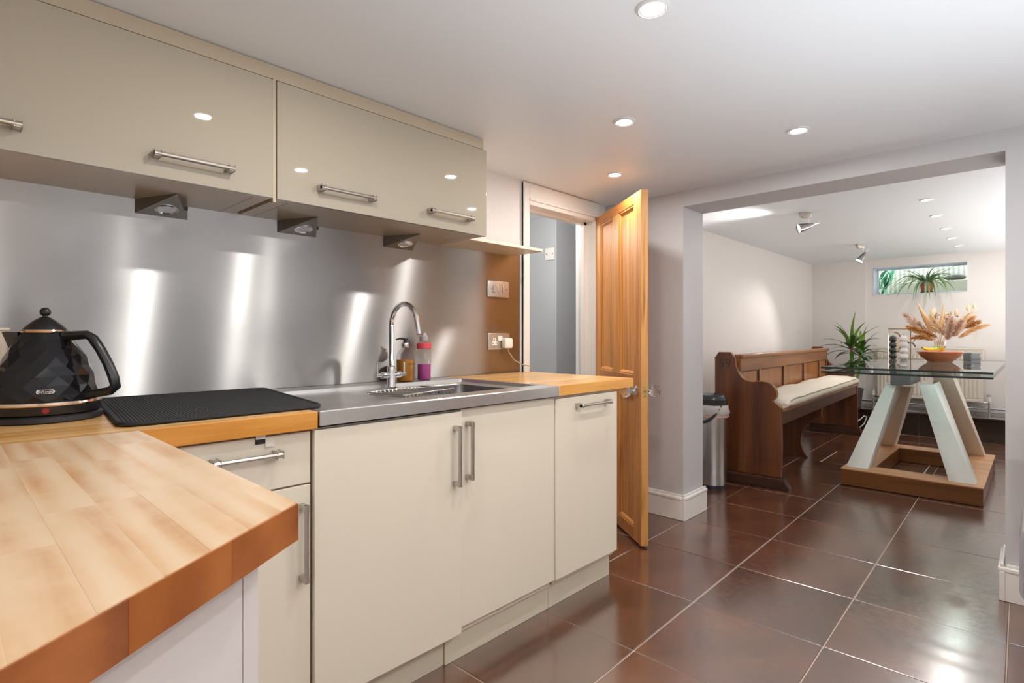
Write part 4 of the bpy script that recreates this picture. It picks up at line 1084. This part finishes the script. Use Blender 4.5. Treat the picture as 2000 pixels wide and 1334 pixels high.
# ------------------------------------------------------------------ plants
random.seed(5)
yu = thing('potted_yucca', 'potted yucca with two leafy stems on the step behind the pew', 'plant', (7.76, 1.652, .255), IR)
pt = obj('pot', lathe(nb(), [(0, 0), (.095, 0), (.10, .006), (.125, .20), (.132, .205), (.132, .225), (.122, .225), (.118, .20), (0, .195)], 32), M['potdark'], yu)
for (tx_, ty_, h, cnt, lenf, pale) in ((0.0, .0, .735, 22, 1.0, False), (.105, -.02, .665, 20, .82, True)):
    tr0 = obj('stem', tube(nb(), [(tx_*.35, ty_, .18), (tx_*.7, ty_, .40), (tx_, ty_, h)], [.019, .017, .014], 10), M['trunk'] if not pale else M['leaf2'], yu)
    for i in range(cnt):
        a = i*2.399+random.uniform(-.2, .2); f = i/cnt
        el = math.radians(82-100*f+random.uniform(-8, 8))
        d = (math.cos(a)*math.cos(el), math.sin(a)*math.cos(el), math.sin(el))
        b = nb(); blade(b, (tx_, ty_, h+.02-.10*f), d, random.uniform(.31, .45)*lenf, random.uniform(.040, .056), random.uniform(.7, 1.9), .14, 9)
        obj('leaf', b, M['leaf'] if i > 4 else M['leaf2'], yu, ang=60)
random.seed(9)
sx_, sy_ = 8.292, .970
sd = thing('spider_plant', 'spider plant in a terracotta pot on the high window sill', 'plant', (sx_, sy_, 1.645), IR)
obj('pot', lathe(nb(), [(0, 0), (.052, 0), (.054, .004), (.066, .098), (.071, .098), (.072, .118), (.064, .118), (.060, .10), (0, .098)], 28), M['terracotta'], sd)
obj('saucer', lathe(nb(), [(0, 0), (.058, 0), (.066, .010), (.063, .012), (.055, .004), (0, .004)], 28), M['potdark'], sd)
for i in range(72):
    a = i*2.399+random.uniform(-.3, .3); wx = math.cos(a)*.6915+math.sin(a)*.7224
    if wx < -.5: el, ln, dp = random.uniform(8, 42), random.uniform(.40, .54), random.uniform(2.0, 3.2)
    elif wx < .35: el, ln, dp = random.uniform(38, 74), random.uniform(.25, .36), random.uniform(1.7, 2.7)
    else: el, ln, dp = random.uniform(55, 75), random.uniform(.13, .18), random.uniform(.8, 1.4)
    el = math.radians(el); d = (math.cos(a)*math.cos(el), math.sin(a)*math.cos(el), math.sin(el))
    b = nb(); blade(b, (math.cos(a)*.02, math.sin(a)*.02, .11), d, ln, random.uniform(.019, .026), dp, .2, 11)
    obj('leaf', b, M['spider' if i % 3 else 'spider2'], sd, ang=60)
for d, ln, dp in (((.5, -.62, .62), .46, .35), ((.6, -.5, .5), .42, 1.3), ((-.7, -.2, .7), .34, 1.9), ((-.05, -.35, .95), .36, 3.4)):
    b = nb(); blade(b, (0, 0, .11), d, ln, .015, dp, .2, 11); obj('leaf', b, M['spider'], sd, ang=60)
fe = thing('exterior_shrub', 'green leaves outside the window at the left of the light well', 'plant', (8.85, 1.50, 1.60))
for i in range(26):
    b = nb(); blade(b, (random.uniform(-.05, .1), random.uniform(-.10, .22), random.uniform(0, .30)), (random.uniform(-.3, .3), random.uniform(-.6, .4), 1), random.uniform(.14, .24), random.uniform(.05, .08), random.uniform(.8, 2.0), .15, 5); obj('leaf', b, M['fern'], fe, ang=60)
b = nb(); ball(b, (0, 0, .035), .06, 3, (.7, 1.9, .62))
for v in b.verts: v.co += Vector((0, 0, 0))+v.co.normalized()*.008*noise.noise(v.co*20)
dk = obj('exterior_stone', b, M['darkstone'], None, (9.04, .765, 1.834), ang=70); tag(dk, 'dark rounded stone on the ledge outside the window', 'stone')

# ------------------------------------------------------------------ radiator
ra = thing('radiator', 'cream panel radiator with ribs under the high window', 'radiator', (8.10, .94, .345))
hw_ = .505; hh_ = .62
b = nb(); box(b, 0, .06, -hw_, hw_, .02, hh_, .006, 2)
obj('body', b, M['radiator'], ra)
for i in range(26):
    y = -hw_+.045+i*(2*hw_-.09)/25
    obj('rib', prism(nb(), [(-.007, y-.007, .07), (-.007, y+.007, .07), (.001, y+.015, .07), (.001, y-.015, .07)], (0, 0, hh_-.14)), M['radiator'], ra, flat=True)
obj('bottom_seam', box(nb(), -.006, .001, -hw_+.02, hw_-.02, .03, .055, .003, 2), M['radiator'], ra)
obj('top_grille', box(nb(), -.003, .075, -hw_-.003, hw_+.003, hh_-.004, hh_+.012, .003, 2), M['radiator'], ra)
for s in (-1, 1):
    v = obj('valve', tube(nb(), [(.03, s*(hw_+.045), -.085), (.03, s*(hw_+.045), .03)], .010, 12), M['chrome'], ra)
    obj('valve_head', lathe(nb(), [(0, .03), (.016, .03), (.019, .036), (.018, .085), (.014, .092), (0, .092)], 20, (.03, s*(hw_+.045), 0)), M['plastic_white'], v)
    obj('valve_cap', lathe(nb(), [(.0192, .093), (.0192, .115), (.012, .122), (0, .122)], 20, (.03, s*(hw_+.045), 0)), M['greycap'], v)
    obj('union', tube(nb(), [(.03, s*(hw_+.045), .02), (.03, s*hw_, .02)], .009, 12), M['chrome'], v)
pp_ = obj('heating_pipe', tube(tube(nb(), [(8.15, -.1, .300), (8.15, 1.62, .300)], .010, 10), [(8.13, .39, .262), (8.13, .39, .305), (8.15, .40, .300)], .008, 10), M['chrome'])
tag(pp_, 'thin heating pipe running along the step below the radiator', 'pipe')
wc = obj('white_cable', tube(nb(), [(7.30, 1.52, .12), (7.33, 1.47, .16), (7.36, 1.44, .20), (7.40, 1.42, .19), (7.37, 1.44, .11), (7.32, 1.49, .05), (7.33, 1.52, .006)], .006, 8), M['cord'])
tag(wc, 'loop of white cable hanging at the far foot of the pew', 'cable')

# ------------------------------------------------------------------ lights on the ceilings
def downlight(label, x, y, zc, power, group, col=WARM, ring='ringwhite'):
    t = thing('downlight', label, 'ceiling light', (x, y, zc), 0, group)
    obj('ring', lathe(nb(), [(.030, -.001), (.031, -.006), (.037, -.008), (.044, -.004), (.0455, 0), (.030, 0)], 32), M[ring], t)
    obj('lens', lathe(nb(), [(0, -.004), (.031, -.004)], 28), M['bulb'], t, flat=True)
    l = light('downlight_lamp', 'AREA', (x, y, zc-.0075), power, col, .054); l.data.shape = 'DISK'
KG, DG = 'recessed kitchen downlights', 'recessed dining downlights'
downlight('recessed downlight nearest the camera, at the top of the picture', 1.323, .745, CEIL, KP, KG)
downlight('recessed kitchen downlight over the sink end, above the tap', 1.944, 1.224, CEIL, KP, KG)
downlight('recessed downlight by the beam over the dining opening', 2.538, .738, CEIL, KP, KG)
downlight('recessed downlight in front of the pine door top', 2.544, 1.66, CEIL, KP*.8, KG)
downlight('recessed downlight above the kettle end, seen mirrored in the left cabinet', .728, 1.15, CEIL, KP, KG)
for x, y, nm in ((.2, -.6, 'west end'), (.95, -.62, 'middle'), (1.9, -.35, 'east end')):  # unseen downlights added as fill for the worktop and base cabinets
    downlight('added fill downlight behind the camera, at the '+nm+' of the kitchen', x, y, CEIL, KP*1.25, KG)
for x, y, nm in ((4.83, .565, 'nearest the beam, first of the row of five'), (5.53, .585, 'second from the beam in the row of five'), (6.24, .593, 'third and middle one of the row of five'), (6.90, .607, 'fourth from the beam in the row of five'), (7.52, .607, 'last of the row of five, nearest the window')):
    downlight('recessed dining downlight '+nm, x, y, DCEIL, DP, DG)
def spotlight(label, x, y, aim, power):
    t = thing('spotlight', label, 'spotlight', (x, y, DCEIL), IR, 'chrome spotlights on the dining ceiling')
    obj('mount', loft(nb(), [rrect(-.052, .046, -.022, .022, .020, 0), rrect(-.052, .046, -.022, .022, .020, -.026), rrect(-.040, .040, -.018, .018, .016, -.040)], True, True), M['nickel'], t)
    obj('arm', tube(nb(), [(.022, 0, -.036), (.022, 0, -.085)], .0065, 12), M['chrome'], t)
    a = Vector(aim).normalized(); o0 = Vector((.046, 0, -.096))
    hd = obj('head', lathe_dir(nb(), [(0, -.012), (.012, -.010), (.016, .0), (.024, .03), (.033, .07), (.0375, .105), (.0355, .105), (.028, .07), (0, .06)], o0, a, 28), M['head'], t)
    obj('lens', lathe_dir(nb(), [(0, .092), (.033, .092)], o0, a, 20), M['bulb_small'], hd, flat=True)
    obj('rear_pin', tube(nb(), [o0-a*.01, o0-a*.062], .0035, 8), M['chrome'], t)
    R3 = Matrix.Rotation(IR, 3, 'Z'); p = Vector((x, y, DCEIL))+R3 @ (o0+a*.115); dirw = R3 @ a
    light('spot_lamp', 'SPOT', p, power, (1, .96, .91), .03, dirw.to_track_quat('-Z', 'Y').to_euler(), 95, .7)
spotlight('chrome ceiling spotlight nearer the beam, aimed at the pew wall', 4.70, 1.31, (-1, .10, -.27), 44)
spotlight('chrome ceiling spotlight farther from the beam, tipped downward', 6.72, 1.345, (-.62, .0, -.80), 20)

# ------------------------------------------------------------------ at the right edge of the picture
ch = thing('wooden_chair', 'pale wooden chair whose back just shows at the right edge', 'chair', (2.86, -.235, 0))
b = nb(); prism(b, [(0, .236, .885), (0, -.2, .885), (0, -.2, .62), (0, .212, .62)], (.02, 0, 0), .003, 1); obj('backrest', b, M['stave_y'], ch)
for y in (.17, -.18): obj('leg', box(nb(), 0, .035, y-.018, y+.018, 0, .62), M['stave_y'], ch)
for y in (.17, -.18): obj('leg', box(nb(), -.40, -.365, y-.018-.06, y+.018-.06, 0, .45), M['stave_y'], ch)
obj('seat', box(nb(), -.41, .0, -.26, .12, .45, .475, .006, 2), M['stave_y'], ch)
gb = thing('grey_stool', 'grey stool with rounded body at the lower right edge', 'stool', (2.00, -.20, 0))
obj('body', loft(nb(), [[(x, y, z) for y, z, _ in rrect(-.2, .235, .405, .611, .035, 0, 6)] for x in (0, .28)], True, True), M['silver'], gb, ang=40)
obj('side_panel', loft(nb(), [[(-.004, y, z) for y, z, _ in rrect(-.19, .226, .416, .600, .03, 0, 6)], [(0.001, y, z) for y, z, _ in rrect(-.186, .228, .412, .604, .03, 0, 6)]], True, False), M['silver'], gb, ang=40)
for x in (.04, .26):
    for y in (-.17, .10): obj('leg', tube(nb(), [(x, y, 0), (x, y, .41)], .014, 12), M['greycap'], gb)
